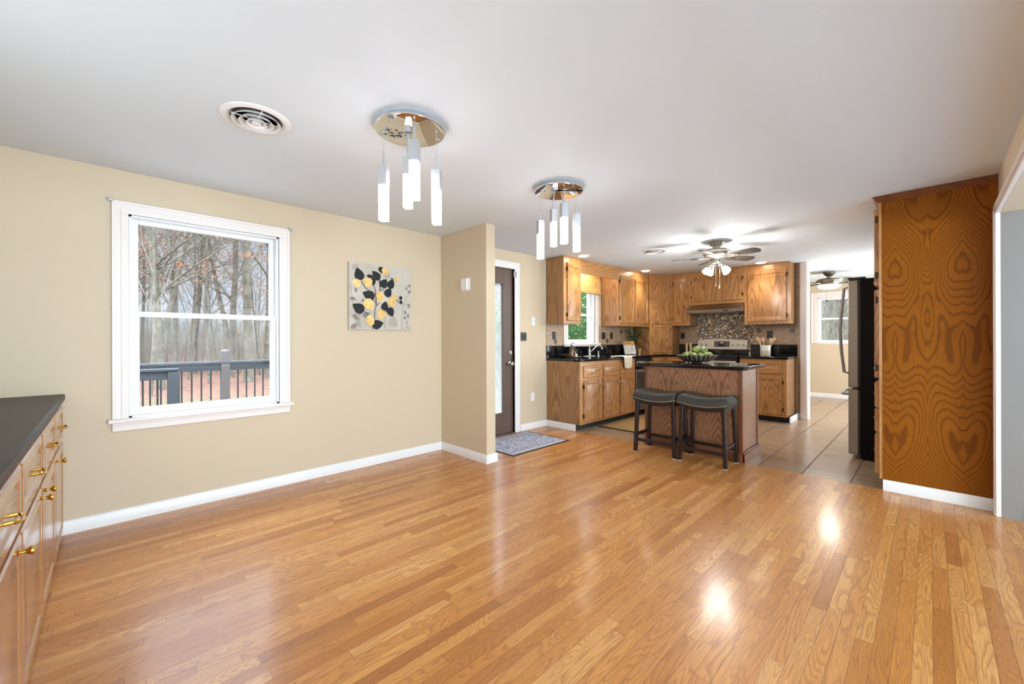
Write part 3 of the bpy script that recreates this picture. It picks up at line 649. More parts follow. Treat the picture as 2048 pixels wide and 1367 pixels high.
for nm, z, h in HP:
    for k in (0, 1):
        x0 = .02 + k * .445
        front(c, nm, x0, z, .43, h, handle=('bail', 0, h / 2) if nm == 'drawer' else ('knob', .9 if k == 0 else .1, .06), hinge=('R' if k else 'L') if nm == 'door' else None, t=.03)

# --- refrigerator, facing -X
c = thing('refrigerator', 'stainless bottom-freezer refrigerator with black sides beside the pantry', 'refrigerator', (3.335, 3.73, 0), -PI / 2)
mb = MB(); mb.box(0, .095, .02, .91, .78, 1.875); obj('body', mb, 'fridgeblack', c, bevel=.006) if 'fridgeblack' in M else obj('body', mb, Mat('fridge_black', '#0c0808', .55, spec=.12).m, c, bevel=.006)
for nm, z0, z1 in (('door', .745, 1.865), ('freezer_drawer', .045, .725)):
    mb = MB(); mb.box(.004, 0, z0, .906, .082, z1); dd = obj(nm, mb, 'steelf', c, bevel=.008)
    mb = MB(); mb.box(.012, .082, z0 + .01, .898, .095, z1 - .01); obj('gasket', mb, 'black', dd)
    mb = MB()
    if nm == 'door': mb.tube([(.84, 0, 1.80), (.84, -.04, 1.79), (.84, -.062, 1.55), (.84, -.075, 1.33), (.84, -.062, 1.10), (.84, -.04, .90), (.84, 0, .89)], .014, 10)
    else: mb.tube([(.80, 0, .665), (.80, -.055, .665), (.45, -.075, .665), (.11, -.055, .665), (.11, 0, .665)], .016, 10)
    obj('handle', mb, 'pewterb', dd)
mb = MB(); mb.box(.80, .0, 1.868, .90, .14, 1.895); mb.tube([(.86, .03, 1.865), (.86, .03, 1.898)], .018, 12); obj('hinge_cover', mb, 'black', c, bevel=.004)
mb = MB(); mb.box(.02, .10, 0, .89, .12, .045); mb.box(.02, .6, 0, .89, .7, .03); obj('base_grille', mb, 'black', c)

# --- glossy sideboard cabinets in the left foreground, facing +Y (local x = -X world)
SY_ = -2.963; SZ = .872
bounds = [(0.0, 1.17), (1.172, 2.372)]
for bi, (xa, xb) in enumerate(bounds):
    c = thing('sideboard_cabinet', ['glossy oak sideboard cabinet against the window wall with brass pulls', 'glossy oak sideboard cabinet in the near left corner with brass pulls'][bi], 'cabinet', (xb, SY_, 0), PI, 'glossy sideboard cabinets')
    w_ = xb - xa; mb = MB(); mb.box(0, .02, 0, w_, .64, SZ); obj('carcass', mb, 'sideb', c)
    mb = MB(); mb.box(0, 0, 0, w_, .0195, SZ); obj('face_frame', mb, 'sideb', c, bevel=.002)
    hw = w_ / 2
    for k in (0, 1):
        x0 = .012 + k * hw
        front(c, 'drawer', x0, .635, hw - .024, .205, ('sideb', 'sidebh'), ('pull', 0, .105), None, 'brass')
        front(c, 'door', x0, .02, hw - .024, .585, ('sideb', 'sidebh'), ('knob', [[.14, .22], [.85, .93]][bi][k], .55), None, 'brass', kl=.03)
slab('countertop', 'dark stone-look countertop on the sideboard in the left foreground', [(.002, -3.615), (2.375, -3.615), (2.375, -2.935), (.002, -2.935)], 'granite2', SZ + .001, .912)

# ================================================================ CEILING FIXTURES
def dirv(a): return rt.x * math.cos(a) - rt.y * 0, 0
RX, RY = r0.x, r0.y; FX, FY = fw.x, fw.y
def pendant(label, x, y, R_, bars, rot):
    t = thing('pendant_light', label, 'pendant light', (x, y, H), 0, 'chrome pendant clusters')
    mb = MB(); mb.lathe([(R_ * .84, -.0005), (R_ * .86, -.012), (R_ * .88, -.026), (R_ * .86, -.0285)], 48); obj('ceiling_mount', mb, 'satin', t)
    mb = MB(); mb.lathe([(R_ - .004, -.0285), (R_, -.030), (R_, -.038), (R_ - .004, -.040)], 64); obj('mirror_plate', mb, 'chrome', t, bevel=0)
    for (dx, dy, zt, ln) in bars:
        q = MB(); q.at(dx, dy, 0, rot); q.tube([(0, 0, -.04), (0, 0, zt - H + .075)], .0014, 5); q.lathe([(.006, -.046), (.006, -.040)], 10); cb = obj('cord', q, 'satin', t)
        q = MB(); q.at(dx, dy, zt - H, rot); q.lathe([(.004, .08), (.006, .078), (.0065, 0)], 10); q.box(-.0245, -.0245, -.105, .0245, .0245, 0); cp_ = obj('lamp_cap', q, 'satin', t, bevel=.0015)
        q = MB(); q.at(dx, dy, zt - H, rot); q.box(-.0222, -.0222, -ln, .0222, .0222, -.1055); obj('shade', q, 'glow', cp_, bevel=.002)
    return t
def rel(a, b): return (r0.x * a + fw.x * b, r0.y * a + fw.y * b)   # right / away from the photographer
def bars(l): return [rel(a, b) + (zt, ln) for a, b, zt, ln in l]
pendant('larger-looking chrome pendant cluster of four lit bars in the middle of the dining area', 1.936, -1.545, .188,
    bars([(-.150, .01, 2.215, .30), (.146, -.005, 2.185, .295), (.060, -.155, 2.275, .30), (-.052, .155, 2.33, .30)]), R(40))
pendant('chrome pendant cluster of four lit bars nearer the kitchen', 1.92, -.235, .186,
    bars([(-.142, .0, 2.18, .298), (.140, .01, 2.235, .295), (.022, -.15, 2.262, .298), (-.024, .15, 2.312, .30)]), R(62))
def point(name, loc, e, c=(1, .93, .84), r=.03):
    l = bpy.data.lights.new(name, 'POINT'); l.energy = e; l.color = c; l.shadow_soft_size = r; o = bpy.data.objects.new(name, l); col.objects.link(o); o.location = loc; return o
def vent(label, x, y, r):
    t = thing('ceiling_vent', label, 'vent', (x, y, H), 0, 'round ceiling vents')
    mb = MB(); mb.lathe([(r, -.0005), (r * .985, -.006), (r * .84, -.012), (r * .74, -.004), (r * .74, -.001)], 48); obj('flange', mb, 'white', t)
    mb = MB(); mb.lathe([(r * .74, -.002), (1e-6, -.0015)], 40); obj('duct', mb, 'dark', t)
    for k, (a, b) in enumerate(((.70, .60), (.50, .40), (.30, .20))):
        mb = MB(); mb.lathe([(r * b, -.003), (r * a, -.020 - k * .004), (r * a - .003, -.021 - k * .004), (r * b - .003, -.003)], 40); obj('cone_ring', mb, 'white', t)
    mb = MB(); mb.lathe([(r * .12, -.003), (r * .13, -.028), (1e-6, -.03)], 20); mb.box(-r * .7, -.003, -.008, r * .7, .003, -.003); mb.box(-.003, -r * .7, -.008, .003, r * .7, -.003); obj('damper_spider', mb, 'white', t)
vent('large round white ceiling vent near the window wall', 1.415, -2.165, .165)
vent('small round ceiling vent beside the kitchen ceiling fan', 1.345, 2.52, .165)
def can(label, x, y, e=9):
    t = thing('recessed_light', label, 'recessed light', (x, y, H), 0, 'recessed kitchen lights')
    mb = MB(); mb.lathe([(.092, -.0005), (.09, -.006), (.07, -.008), (.066, -.001)], 32); obj('trim_ring', mb, 'white', t)
    mb = MB(); mb.lathe([(.066, -.002), (.05, -.010), (.02, -.016), (1e-6, -.017)], 24); obj('lit_bulb', mb, 'can', t)
    l = bpy.data.lights.new('recessed_spot', 'SPOT'); l.energy = e * 1.7; l.color = (1, .95, .88); l.spot_size = R(105); l.spot_blend = .7; l.shadow_soft_size = .05
    o = bpy.data.objects.new('recessed_spot', l); col.objects.link(o); o.location = (x + (.06 if x < 1 else 0), y - (.06 if x > 1 else 0), H - .03)
can('lit recessed light in front of the cabinet left of the sink window', .50, 2.07)
can('lit recessed light in front of the two-door wall cabinet', .49, 3.90)
can('lit recessed light in front of the large cabinet right of the hood', 2.10, 4.49)
# small lamp above the sink behind the valance
t = thing('sink_light', 'glowing light above the sink behind the valance board', 'light', (.17, 2.72, H)); mb = MB(); mb.lathe([(.07, -.0005), (.07, -.02), (.05, -.05), (1e-6, -.055)], 20); obj('lit_bulb', mb, 'can', t)
point('sink_light_bulb', (.17, 2.72, H - .12), 1.4, (1, .90, .74), .05)

def fan(label, x, y, mat, blade, zs, nb, a0, BL, kit, extra):
    """zs: dict of heights below ceiling"""
    t = thing('ceiling_fan', label, 'ceiling fan', (x, y, H), 0)
    mb = MB(); mb.lathe(zs['canopy'], 32); obj('canopy', mb, mat, t)
    mb = MB(); mb.lathe(zs['motor'], 40); obj('motor_housing', mb, mat, t)
    zb = zs['blade']
    for k in range(nb):
        a = a0 + 2 * PI * k / nb
        b = MB(); b.at(0, 0, zb, a, R(-13))
        L0, L1 = zs['r0'], BL; n = 10; poly = []
        wid = lambda u: .045 + .022 * min(1, u * 1.6)
        up_ = [(L0 + (L1 - .055 - L0) * i / 8, wid(i / 8)) for i in range(9)]
        tip = [(L1 - .055 + .055 * math.sin(q), wid(1) * math.cos(q)) for q in [PI / 2 * i / 6 for i in range(1, 6)]]
        poly = up_ + tip + [(L1, 0)] + [(px, -py) for px, py in (up_ + tip)[::-1]]
        b.prism(poly, -.003, .003); bl = obj('fan_blade', b, blade, t, sharp=25)
        b = MB(); b.at(0, 0, zb - .004, a, R(-13)); 
        for s_ in (-1, 1): b.tube([(zs['rm'] - .03, s_ * .006, .006), (zs['rm'] + .02, s_ * .035, 0), (L0 + .05, s_ * .03, -.004), (L0 + .10, s_ * .006, -.004)], .0055, 6)
        b.tube([(zs['rm'] - .03, 0, .006), (L0 + .10, 0, -.005)], .005, 6); b.lathe([(.02, -.008), (.02, -.003)], 12, L0 + .07, 0, 0)
        obj('blade_bracket', b, 'pewter', bl)
    return t
FANA = math.atan2(r0.y, r0.x)
t = fan('brushed nickel ceiling fan with five dark blades and lit glass shades over the kitchen', 2.12, 2.55, 'nickel', Mat('dark_fan_blade', '#4a423b', .35).m,
    dict(canopy=[(.085, -.0005), (.09, -.02), (.075, -.045), (.045, -.065), (.04, -.08), (.055, -.092)],
         motor=[(.055, -.09), (.12, -.10), (.148, -.12), (.155, -.145), (.14, -.172), (.10, -.185), (.06, -.20), (.045, -.215), (.052, -.24), (.045, -.262), (.02, -.272)],
         blade=-.19, r0=.185, rm=.13), 5, FANA + R(12), .52, None, None)
for k, a in enumerate((FANA + R(180), FANA + R(-60), FANA + R(15), FANA + R(95))):
    mb = MB(); dx, dy = math.cos(a), math.sin(a)
    mb.tube([(dx * .03, dy * .03, -.29), (dx * .07, dy * .07, -.285), (dx * .085, dy * .085, -.31)], .008, 8)
    mb.m = Matrix.Translation((dx * .085, dy * .085, -.30)) @ Matrix.Rotation(a, 4, 'Z') @ Matrix.Rotation(R(-38), 4, 'Y')
    mb.lathe([(.018, 0), (.022, -.03), (.018, -.035)], 14); ar = obj('lamp_arm', mb, 'nickel', t)
    mb = MB(); mb.m = Matrix.Translation((dx * .085, dy * .085, -.30)) @ Matrix.Rotation(a, 4, 'Z') @ Matrix.Rotation(R(-38), 4, 'Y')
    mb.lathe([(.016, -.03), (.026, -.045), (.033, -.07), (.034, -.098), (.031, -.102), (1e-6, -.10)], 18); obj('glass_shade', mb, 'bulb', ar)
for k, dx in ((0, -.028), (1, .018)):
    mb = MB(); px, py = rel(dx, -.04); mb.tube([(px, py, -.30), (px, py, -.50 - .03 * k)], .0018, 5); mb.lathe([(.002, -.50 - .03 * k), (.007, -.51 - .03 * k), (.007, -.535 - .03 * k), (.002, -.545 - .03 * k)], 8, px, py); obj('pull_chain', mb, 'stud', t)
point('kitchen_fan_bulbs', (2.12, 2.55, H - .58), 10, (1, .98, .95), .12)
t = fan('dark bronze ceiling fan with a lit glass bowl in the back room', 2.69, 6.35, 'pewter', 'dark',
    dict(canopy=[(.085, -.0005), (.09, -.03), (.06, -.07), (.03, -.09), (.03, -.11), (.06, -.12)],
         motor=[(.06, -.118), (.16, -.135), (.195, -.16), (.195, -.20), (.18, -.225), (.17, -.235), (.16, -.25)], blade=-.205, r0=.22, rm=.17), 5, FANA + R(186), .66, None, None)
mb = MB(); mb.lathe([(.165, -.24), (.168, -.255), (.14, -.285), (.08, -.305), (1e-6, -.312)], 32); obj('glass_bowl', mb, 'fan2glow', t)
for dx in (-.12, .12):
    mb = MB(); px, py = rel(dx, -.1); mb.tube([(px, py, -.24), (px, py, -.50)], .0015, 5); mb.lathe([(.002, -.50), (.010, -.51), (.010, -.54), (.002, -.55)], 8, px, py); obj('pull_chain', mb, 'dark', t)
point('back_room_fan_bulb', (2.69, 6.35, H - .42), 9, (1, .92, .80), .1)

# ================================================================ WALL PLATES
def plate(name, label, cat, origin, facing, w, h, mat, style):
    rz = {'+X': PI / 2, '-Y': 0, '-X': -PI / 2}[facing]
    t = thing(name, label, cat, origin, rz); mb = MB(); mb.box(-w / 2, -.007, -h / 2, w / 2, 0, h / 2); obj('cover_plate', mb, mat, t, bevel=.003)
    d2 = 'dark' if mat != 'dark' else 'black'
    if style == 'outlet':
        for s_ in (-1, 1):
            mb = MB(); mb.box(-.016, -.009, s_ * .021 - .013, .016, -.007, s_ * .021 + .013); so = obj('socket', mb, mat if mat != 'dark' else 'black', t, bevel=.003)
            mb = MB(); mb.box(-.008, -.0095, s_ * .021 - .004, -.006, -.009, s_ * .021 + .006); mb.box(.006, -.0095, s_ * .021 - .004, .008, -.009, s_ * .021 + .006); obj('slots', mb, 'black', so)
    elif style == 'switch2':
        for s_ in (-1, 1): mb = MB(); mb.box(s_ * .023 - .015, -.010, -.033, s_ * .023 + .015, -.007, .033); obj('rocker', mb, 'black', t, bevel=.002)
    elif style == 'switch1': mb = MB(); mb.box(-.015, -.010, -.033, .015, -.007, .033); obj('rocker', mb, 'black', t, bevel=.002)
    elif style == 'box': mb = MB(); mb.box(-w * .32, -.028, -h * .42, w * .32, -.007, h * .42); obj('cover', mb, mat, t, bevel=.004); mb = MB(); mb.lathe([(.006, -.001), (.006, .001)], 8); 
    elif style == 'blank':
        mb = MB(); mb.at(0, -.007, 0, 0, R(90)); mb.lathe([(.006, 0), (.006, .004), (1e-6, .005)], 10); obj('button', mb, d2, t)
    return t
plate('wall_chime', 'small white wall box on the partition next to the entry', 'wall box', (.452, 0, 1.845), '-Y', .155, .135, 'white', 'box')
plate('wall_plate', 'white single wall plate above the dark switch by the entry door', 'wall plate', (0, 1.556, 1.514), '+X', .075, .12, 'white', 'blank')
plate('light_switch', 'dark bronze double rocker switch beside the entry door', 'light switch', (0, 1.360, 1.296), '+X', .115, .118, 'dark', 'switch2')
plate('wall_outlet', 'white outlet low on the wall between the entry door and the cabinets', 'outlet', (0, 1.541, .447), '+X', .075, .12, 'white', 'outlet')
plate('light_switch', 'dark switch plate on the tile left of the sink window', 'light switch', (.009, 2.003, 1.313), '+X', .075, .118, 'dark', 'switch1')
plate('wall_outlet', 'dark outlet nearest the sink window on its right side', 'outlet', (.009, 3.325, 1.315), '+X', .105, .118, 'dark', 'outlet')
plate('light_switch', 'narrow dark plate farther right of the sink window', 'light switch', (.009, 3.575, 1.318), '+X', .075, .118, 'dark', 'switch1')
plate('wall_outlet', 'dark outlet on the tile left of the range', 'outlet', (.663, 5.012, 1.318), '-Y', .078, .12, 'dark', 'outlet')
plate('wall_outlet', 'dark outlet on the tile above the utensil crock', 'outlet', (2.096, 5.012, 1.325), '-Y', .085, .125, 'dark', 'outlet')

# ================================================================ PAINTING
PY0, PY1, PZ0, PZ1 = -1.085, -.412, 1.357, 2.012; S = .67
m = Mat('canvas_greige', rough=.8); n = m.noise(m.co(), 5, 4); m.set('Base Color', m.ramp(n, ((.3, '#c0b7aa'), (.6, '#cdc5b9'), (.8, '#d8d2c8')))); M['canvas'] = m.m
m = Mat('gold_leaf_paint', rough=.35, metallic=0) if False else Mat('gold_leaf_paint', rough=.4, metal=.35); n = m.noise(m.co(), 45, 4, .7, 1.5); m.set('Base Color', m.ramp(n, ((.3, '#c98f3c'), (.45, '#e6b765'), (.6, '#f6dba0'), (.75, '#e3ae5b')))); M['gold'] = m.m
M['inkblack'] = Mat('black_leaf_paint', '#0c0d10', .6).m; M['stemg'] = Mat('grey_stem_paint', '#8d867c', .7).m; M['stemd'] = Mat('dark_stem_paint', '#38322e', .7).m; M['ghost'] = Mat('pale_grey_leaf_paint', '#b3aaa0', .7).m
mb = MB(); mb.box(0.001, PY0, PZ0, .034, PY1, PZ1)
pt = obj('painting', mb, ['canvas', 'gold', 'inkblack', 'stemg', 'stemd', 'ghost'], bevel=0)
tag(pt, 'square botanical canvas with black and gold leaves on the cream wall', 'painting')
LX = [.0345]
def P2(u, v): return (PY0 + (u - .115) / (.885 - .115) * (PY1 - PY0), PZ1 - (v - .085) / (.885 - .085) * (PZ1 - PZ0))
def leaf(mb, u, v, s, ang, mi, fat=.62, seed=0):
    """teardrop leaf, u,v canvas fraction from the photo's crop; ang = direction of the tip (deg, y down)"""
    LX[0] += .00012; mb.cur = mi; cy, cz = P2(u, v); L = s * .86; a = R(-ang); vs = []; rr = random.Random(seed)
    for i in range(22):
        t_ = 2 * PI * i / 22; r_ = .5 * L; x = r_ * math.cos(t_); y = r_ * fat * 1.5 * math.sin(t_) * (math.sin(t_ / 2) ** .9 if True else 1)
        if mi == 1: k = 1 + rr.uniform(-.06, .06); x *= k; y *= k
        vs.append((LX[0], cy + x * math.cos(a) - y * math.sin(a), cz + x * math.sin(a) + y * math.cos(a)))
    mb.add(vs, [tuple(range(22))[::-1]])
def blob(mb, u, v, s, mi, seed, sy=1):
    LX[0] += .00012; mb.cur = mi; cy, cz = P2(u, v); rr = random.Random(seed)
    vs = [(LX[0], cy + s * .40 * math.cos(2 * PI * i / 18) * rr.uniform(.88, 1.08), cz + s * .40 * sy * math.sin(2 * PI * i / 18) * rr.uniform(.88, 1.08)) for i in range(18)]; mb.add(vs, [tuple(range(18))[::-1]])
def stem(mb, pts, wd, mi):
    LX[0] += .00005; mb.cur = mi; q = [P2(*p) for p in pts]; vs = []
    for i, (y, z) in enumerate(q):
        y0, z0 = q[max(0, i - 1)]; y1, z1 = q[min(len(q) - 1, i + 1)]; L = math.hypot(y1 - y0, z1 - z0) or 1; nx, nz = -(z1 - z0) / L * wd, (y1 - y0) / L * wd
        vs += [(LX[0], y + nx, z + nz), (LX[0], y - nx, z - nz)]
    mb.add(vs, [(2 * i, 2 * i + 2, 2 * i + 3, 2 * i + 1) for i in range(len(q) - 1)])
mb = MB()
for u, v, s, an in ((.19, .15, .09, 60), (.57, .20, .09, 20), (.65, .79, .13, 40)): leaf(mb, u, v, s, an, 5, .8)
for pts in ([(.13, .35), (.15, .5), (.22, .85)], [(.19, .65), (.20, .9)], [(.25, .55), (.20, .6), (.25, .87)], [(.24, .68), (.23, .87)], [(.75, .88), (.76, .65), (.77, .58), (.80, .47), (.86, .42)], [(.77, .57), (.83, .54), (.88, .56)], [(.84, .88), (.82, .76), (.80, .68)], [(.83, .8), (.85, .7)], [(.12, .70), (.19, .75), (.24, .85)], [(.12, .52), (.16, .5), (.20, .54)], [(.77, .87), (.82, .84), (.88, .865)], [(.53, .87), (.54, .74), (.53, .7)]): stem(mb, pts, .0022, 3)
for u, v, s, an in ((.82, .34, .05, -80), (.86, .30, .05, -80), (.86, .38, .06, -60), (.85, .57, .06, 80), (.80, .65, .055, -100), (.84, .69, .055, -70), (.79, .72, .05, -120), (.19, .42, .06, 90), (.27, .53, .05, -90), (.19, .74, .09, 45), (.17, .84, .09, -40), (.16, .52, .07, 10), (.31, .70, .10, -25)): leaf(mb, u, v, s, an, 3, .5)
for pts in ([(.25, .30), (.30, .38), (.40, .45), (.42, .46)], [(.40, .34), (.42, .40), (.42, .46)], [(.46, .27), (.48, .33), (.475, .40), (.42, .46)], [(.48, .19), (.47, .30), (.475, .38)], [(.58, .33), (.50, .39), (.475, .40)], [(.56, .46), (.56, .48)], [(.42, .46), (.43, .55), (.43, .58), (.41, .65), (.41, .76)], [(.38, .50), (.42, .54), (.43, .58)], [(.47, .55), (.43, .59)], [(.27, .65), (.33, .70), (.40, .74)], [(.64, .50), (.72, .505)], [(.71, .52), (.72, .54)], [(.57, .64), (.52, .67)], [(.38, .83), (.385, .88)]): stem(mb, pts, .0034, 4)
for u, v, s, an in ((.225, .22, .145, -108), (.425, .215, .125, -130), (.35, .24, .075, -150), (.39, .30, .09, 80), (.49, .145, .08, 70), (.525, .30, .12, -55), (.615, .30, .12, -65), (.625, .24, .028, 90), (.58, .41, .12, -60), (.335, .465, .15, -160), (.215, .625, .15, -150), (.535, .585, .115, -80), (.61, .66, .12, 65), (.45, .815, .14, -15), (.74, .475, .055, 90), (.745, .53, .05, 80)): leaf(mb, u, v, s, an, 2, .68)
for i, (u, v, s, sy) in enumerate(((.20, .33, .105, .95), (.33, .31, .12, 1.05), (.54, .155, .10, .95), (.685, .235, .065, 1), (.475, .47, .105, 1.35), (.655, .47, .08, 1), (.62, .535, .115, 1), (.49, .69, .12, 1.05), (.355, .77, .12, 1.15))): blob(mb, u, v, s, 1, i, sy)
leaf(mb, .345, .58, .15, 40, 1, .7, 3)
q = obj('leaf_pattern', mb, ['canvas', 'gold', 'inkblack', 'stemg', 'stemd', 'ghost'], pt); q['label'] = 'black, gold and grey painted leaves and stems'

# ================================================================ RUGS
m = Mat('distressed_blue_rug', rough=.95); x, y, z = m.xyz(m.co()); n = m.noise(m.co(), 16, 6, .7, 2.2); n2 = m.noise(m.co(), 5, 3, .6)
c_ = m.ramp(n, ((.34, '#4c5060'), (.46, '#7d8294'), (.54, '#b3b3bf'), (.66, '#cfcad0'))); c_ = m.mix(m.ramp(n2, ((.45, 0.0), (.7, .5))), c_, '#a99a94')
ex = m.ma('ABSOLUTE', x); ey = m.ma('ABSOLUTE', y); b1 = m.ma('MAXIMUM', m.ma('SUBTRACT', ex, .325), m.ma('SUBTRACT', ey, .495)); bd = m.ramp(m.ma('ADD', b1, .1), ((.062, 0.0), (.068, .6), (.112, .6), (.118, 0.0)))
c_ = m.mix(bd, c_, '#c8c4d0'); m.set('Base Color', c_); M['mat'] = m.m
t = thing('entry_mat', 'grey-blue distressed mat with dark edge in front of the entry door', 'rug', (.43, .86, 0))
mb = MB(); mb.box(-.352, -.478, .0005, .355, .468, .007); obj('pile', mb, 'mat', t, bevel=.002)
mb = MB()
for a in ((-.366, -.492, .369, -.478), (-.366, .468, .369, .482), (-.366, -.478, -.352, .468), (.355, -.478, .369, .468)): mb.box(a[0], a[1], .0005, a[2], a[3], .009)
obj('binding', mb, 'dark', t)
m = Mat('jute_weave', rough=.95); x, y, z = m.xyz(m.co()); n = m.noise(m.co(), 60, 3); n2 = m.ma('SINE', m.ma('MULTIPLY', m.ma('ADD', x, m.ma('MULTIPLY', n, .012)), 330)); n3 = m.ma('SINE', m.ma('MULTIPLY', y, 420)); h = m.ma('MULTIPLY', n2, n3)
m.set('Base Color', m.mix(m.ramp(h, ((.2, 0.0), (.8, 1.0))), '#9a7748', '#c9a66f')); m.bump(h, .6, .004); M['jute'] = m.m
t = thing('jute_rug', 'tan woven jute runner with black edge on the tile in front of the sink', 'rug', (.95, 3.05, 0))
mb = MB(); mb.box(-.36, -.73, .0005, .36, .95, .008); obj('weave', mb, 'jute', t)
mb = MB(); mb.box(-.37, -.745, .0005, .37, -.73, .011); mb.box(-.37, .95, .0005, .37, .965, .011); mb.box(-.372, -.73, .0005, -.36, .95, .011); mb.box(.36, -.73, .0005, .372, .95, .011); obj('binding', mb, 'black', t)

# ================================================================ SMALL KITCHEN THINGS
m = Mat('bamboo_weave', rough=.7); x, y, z = m.xyz(m.co()); n = m.noise(m.vec(y, x, m.ma('MULTIPLY', z, 190)), 2, 3, .7); m.set('Base Color', m.ramp(n, ((.3, '#a5783c'), (.5, '#caa160'), (.7, '#e3c48c')))); m.bump(n, .5, .003); M['bamboo'] = m.m
t = thing('roman_shade', 'pulled-up woven bamboo roman shade at the top of the sink window', 'window shade', (.034, 2.70, 2.0))
mb = MB(); mb.box(-.004, -.49, .05, .002, .49, .43); obj('shade_panel', mb, 'bamboo', t)
for k in range(3):
    mb = MB(); z0 = .0 + k * .035; mb.box(-.008 - 0, -.49, z0, .016 + .008 * (2 - k), .49, z0 + .045); obj('fold', mb, 'bamboo', t, bevel=.006)
mb = MB()
for yy in (-.3, .05, .33): mb.tube([(.020, yy, .43), (.020, yy, .10)], .0015, 5)
obj('cord', mb, 'hinge', t)
Q = CZ
t = thing('faucet', 'chrome swivel kitchen faucet behind the sink', 'faucet', (.13, 2.74, Q)); 
mb = MB(); mb.lathe([(.16, 0), (.16, .006), (.14, .012), (1e-6, .012)], 32, sx=.22, sy=1); obj('deck_plate', mb, 'pinkish' if 'pinkish' in M else 'satin', t)
mb = MB(); mb.lathe([(.024, .01), (.026, .03), (.022, .06), (.026, .09), (.022, .115), (1e-6, .12)], 18); obj('post', mb, 'chromes' if 'chromes' in M else 'nickel', t)
mb = MB(); mb.tube([(.0, 0, .115), (-.005, .01, .145), (.01, .035, .155)], [.008, .007, .005], 8); obj('lever', mb, 'nickel', t)
mb = MB(); mb.tube([(.01, 0, .05), (.06, .015, .10), (.11, .03, .15), (.145, .04, .172), (.18, .05, .165), (.195, .055, .14), (.198, .056, .115)], [.012, .012, .012, .012, .013, .015, .016], 12); obj('spout', mb, 'nickel', t)
mb = MB(); mb.lathe([(.018, 0), (.016, .02), (.010, .03), (.012, .08), (1e-6, .085)], 14, .06, .16, 0); obj('side_sprayer', mb, 'nickel', t)
t = thing('soap_tray', 'small wooden tray at the left of the sink', 'tray', (.19, 2.24, Q)); mb = MB(); mb.lathe([(.10, 0), (.125, .012), (.12, .014), (.095, .006), (1e-6, .005)], 28, sy=1.1); obj('dish', mb, Mat('walnut_tray', '#6a4529', .5).m, t)
t = thing('soap_bottle', 'amber pump soap bottle on the tray by the sink', 'soap dispenser', (.18, 2.21, Q + .006)); mb = MB(); mb.lathe([(.034, 0), (.036, .01), (.036, .12), (.028, .135), (.013, .145), (.013, .155)], 20); obj('bottle', mb, Mat('amber_glass', '#6b451b', .15, coat=.5).m, t)
mb = MB(); mb.lathe([(.015, .154), (.016, .175), (.005, .178), (.005, .20)], 12); mb.tube([(0, 0, .20), (0, 0, .21), (.02, .018, .212), (.035, .03, .205)], .005, 6); obj('pump', mb, 'black', t)
t = thing('scrub_brush', 'small white dish brush leaning beside the amber soap bottle', 'brush', (.185, 2.315, Q + .008)); mb = MB(); mb.lathe([(.024, 0), (.022, .03), (.012, .045), (1e-6, .05)], 14); obj('bristle_head', mb, Mat('bristle', '#e6dcc6', .9).m, t); mb = MB(); mb.tube([(0, 0, .04), (-.02, -.03, .10)], [.006, .004], 8); obj('handle', mb, 'white', t)
# cookbook on a stand
t = thing('cookbook', 'open-faced cookbook with a food photo cover leaning on the counter corner', 'book', (.26, 3.80, Q + .003), R(58))
m = Mat('cookbook_cover', rough=.3); x, y, z = m.xyz(m.co()); n = m.noise(m.co(), 22, 4, .6, 2); cc = m.ramp(n, ((.35, '#6b6f68'), (.45, '#cfc8bd'), (.55, '#ece7df'), (.68, '#8f8a80'))); top = m.ramp(z, ((.165, 0.0), (.17, 1.0))); m.set('Base Color', m.mix(top, cc, m.ramp(m.noise(m.co(), 30, 2), ((.4, '#b07a34'), (.6, '#e0ab5c'))))); M['cook'] = m.m
mb = MB(); mb.at(0, 0, 0, 0, R(-20)); mb.box(-.105, -.010, .004, .105, -.004, .245); obj('cover', mb, 'cook', t)
mb = MB(); mb.at(0, 0, 0, 0, R(-20)); mb.box(-.108, -.0035, .004, -.10 + .2, .012, .243); obj('pages', mb, 'white', t)
t = thing('book_stand', 'thin metal stand holding the cookbook upright', 'book stand', (.26, 3.80, Q), R(58)); mb = MB(); mb.tube([(-.06, -.03, .003), (-.06, .02, .003), (-.06, .10, .20)], .003, 6); mb.tube([(.06, -.03, .003), (.06, .02, .003), (.06, .10, .20)], .003, 6); mb.tube([(-.06, .13, .003), (-.06, .10, .20), (.06, .10, .20), (.06, .13, .003)], .003, 6); obj('frame', mb, 'black', t)
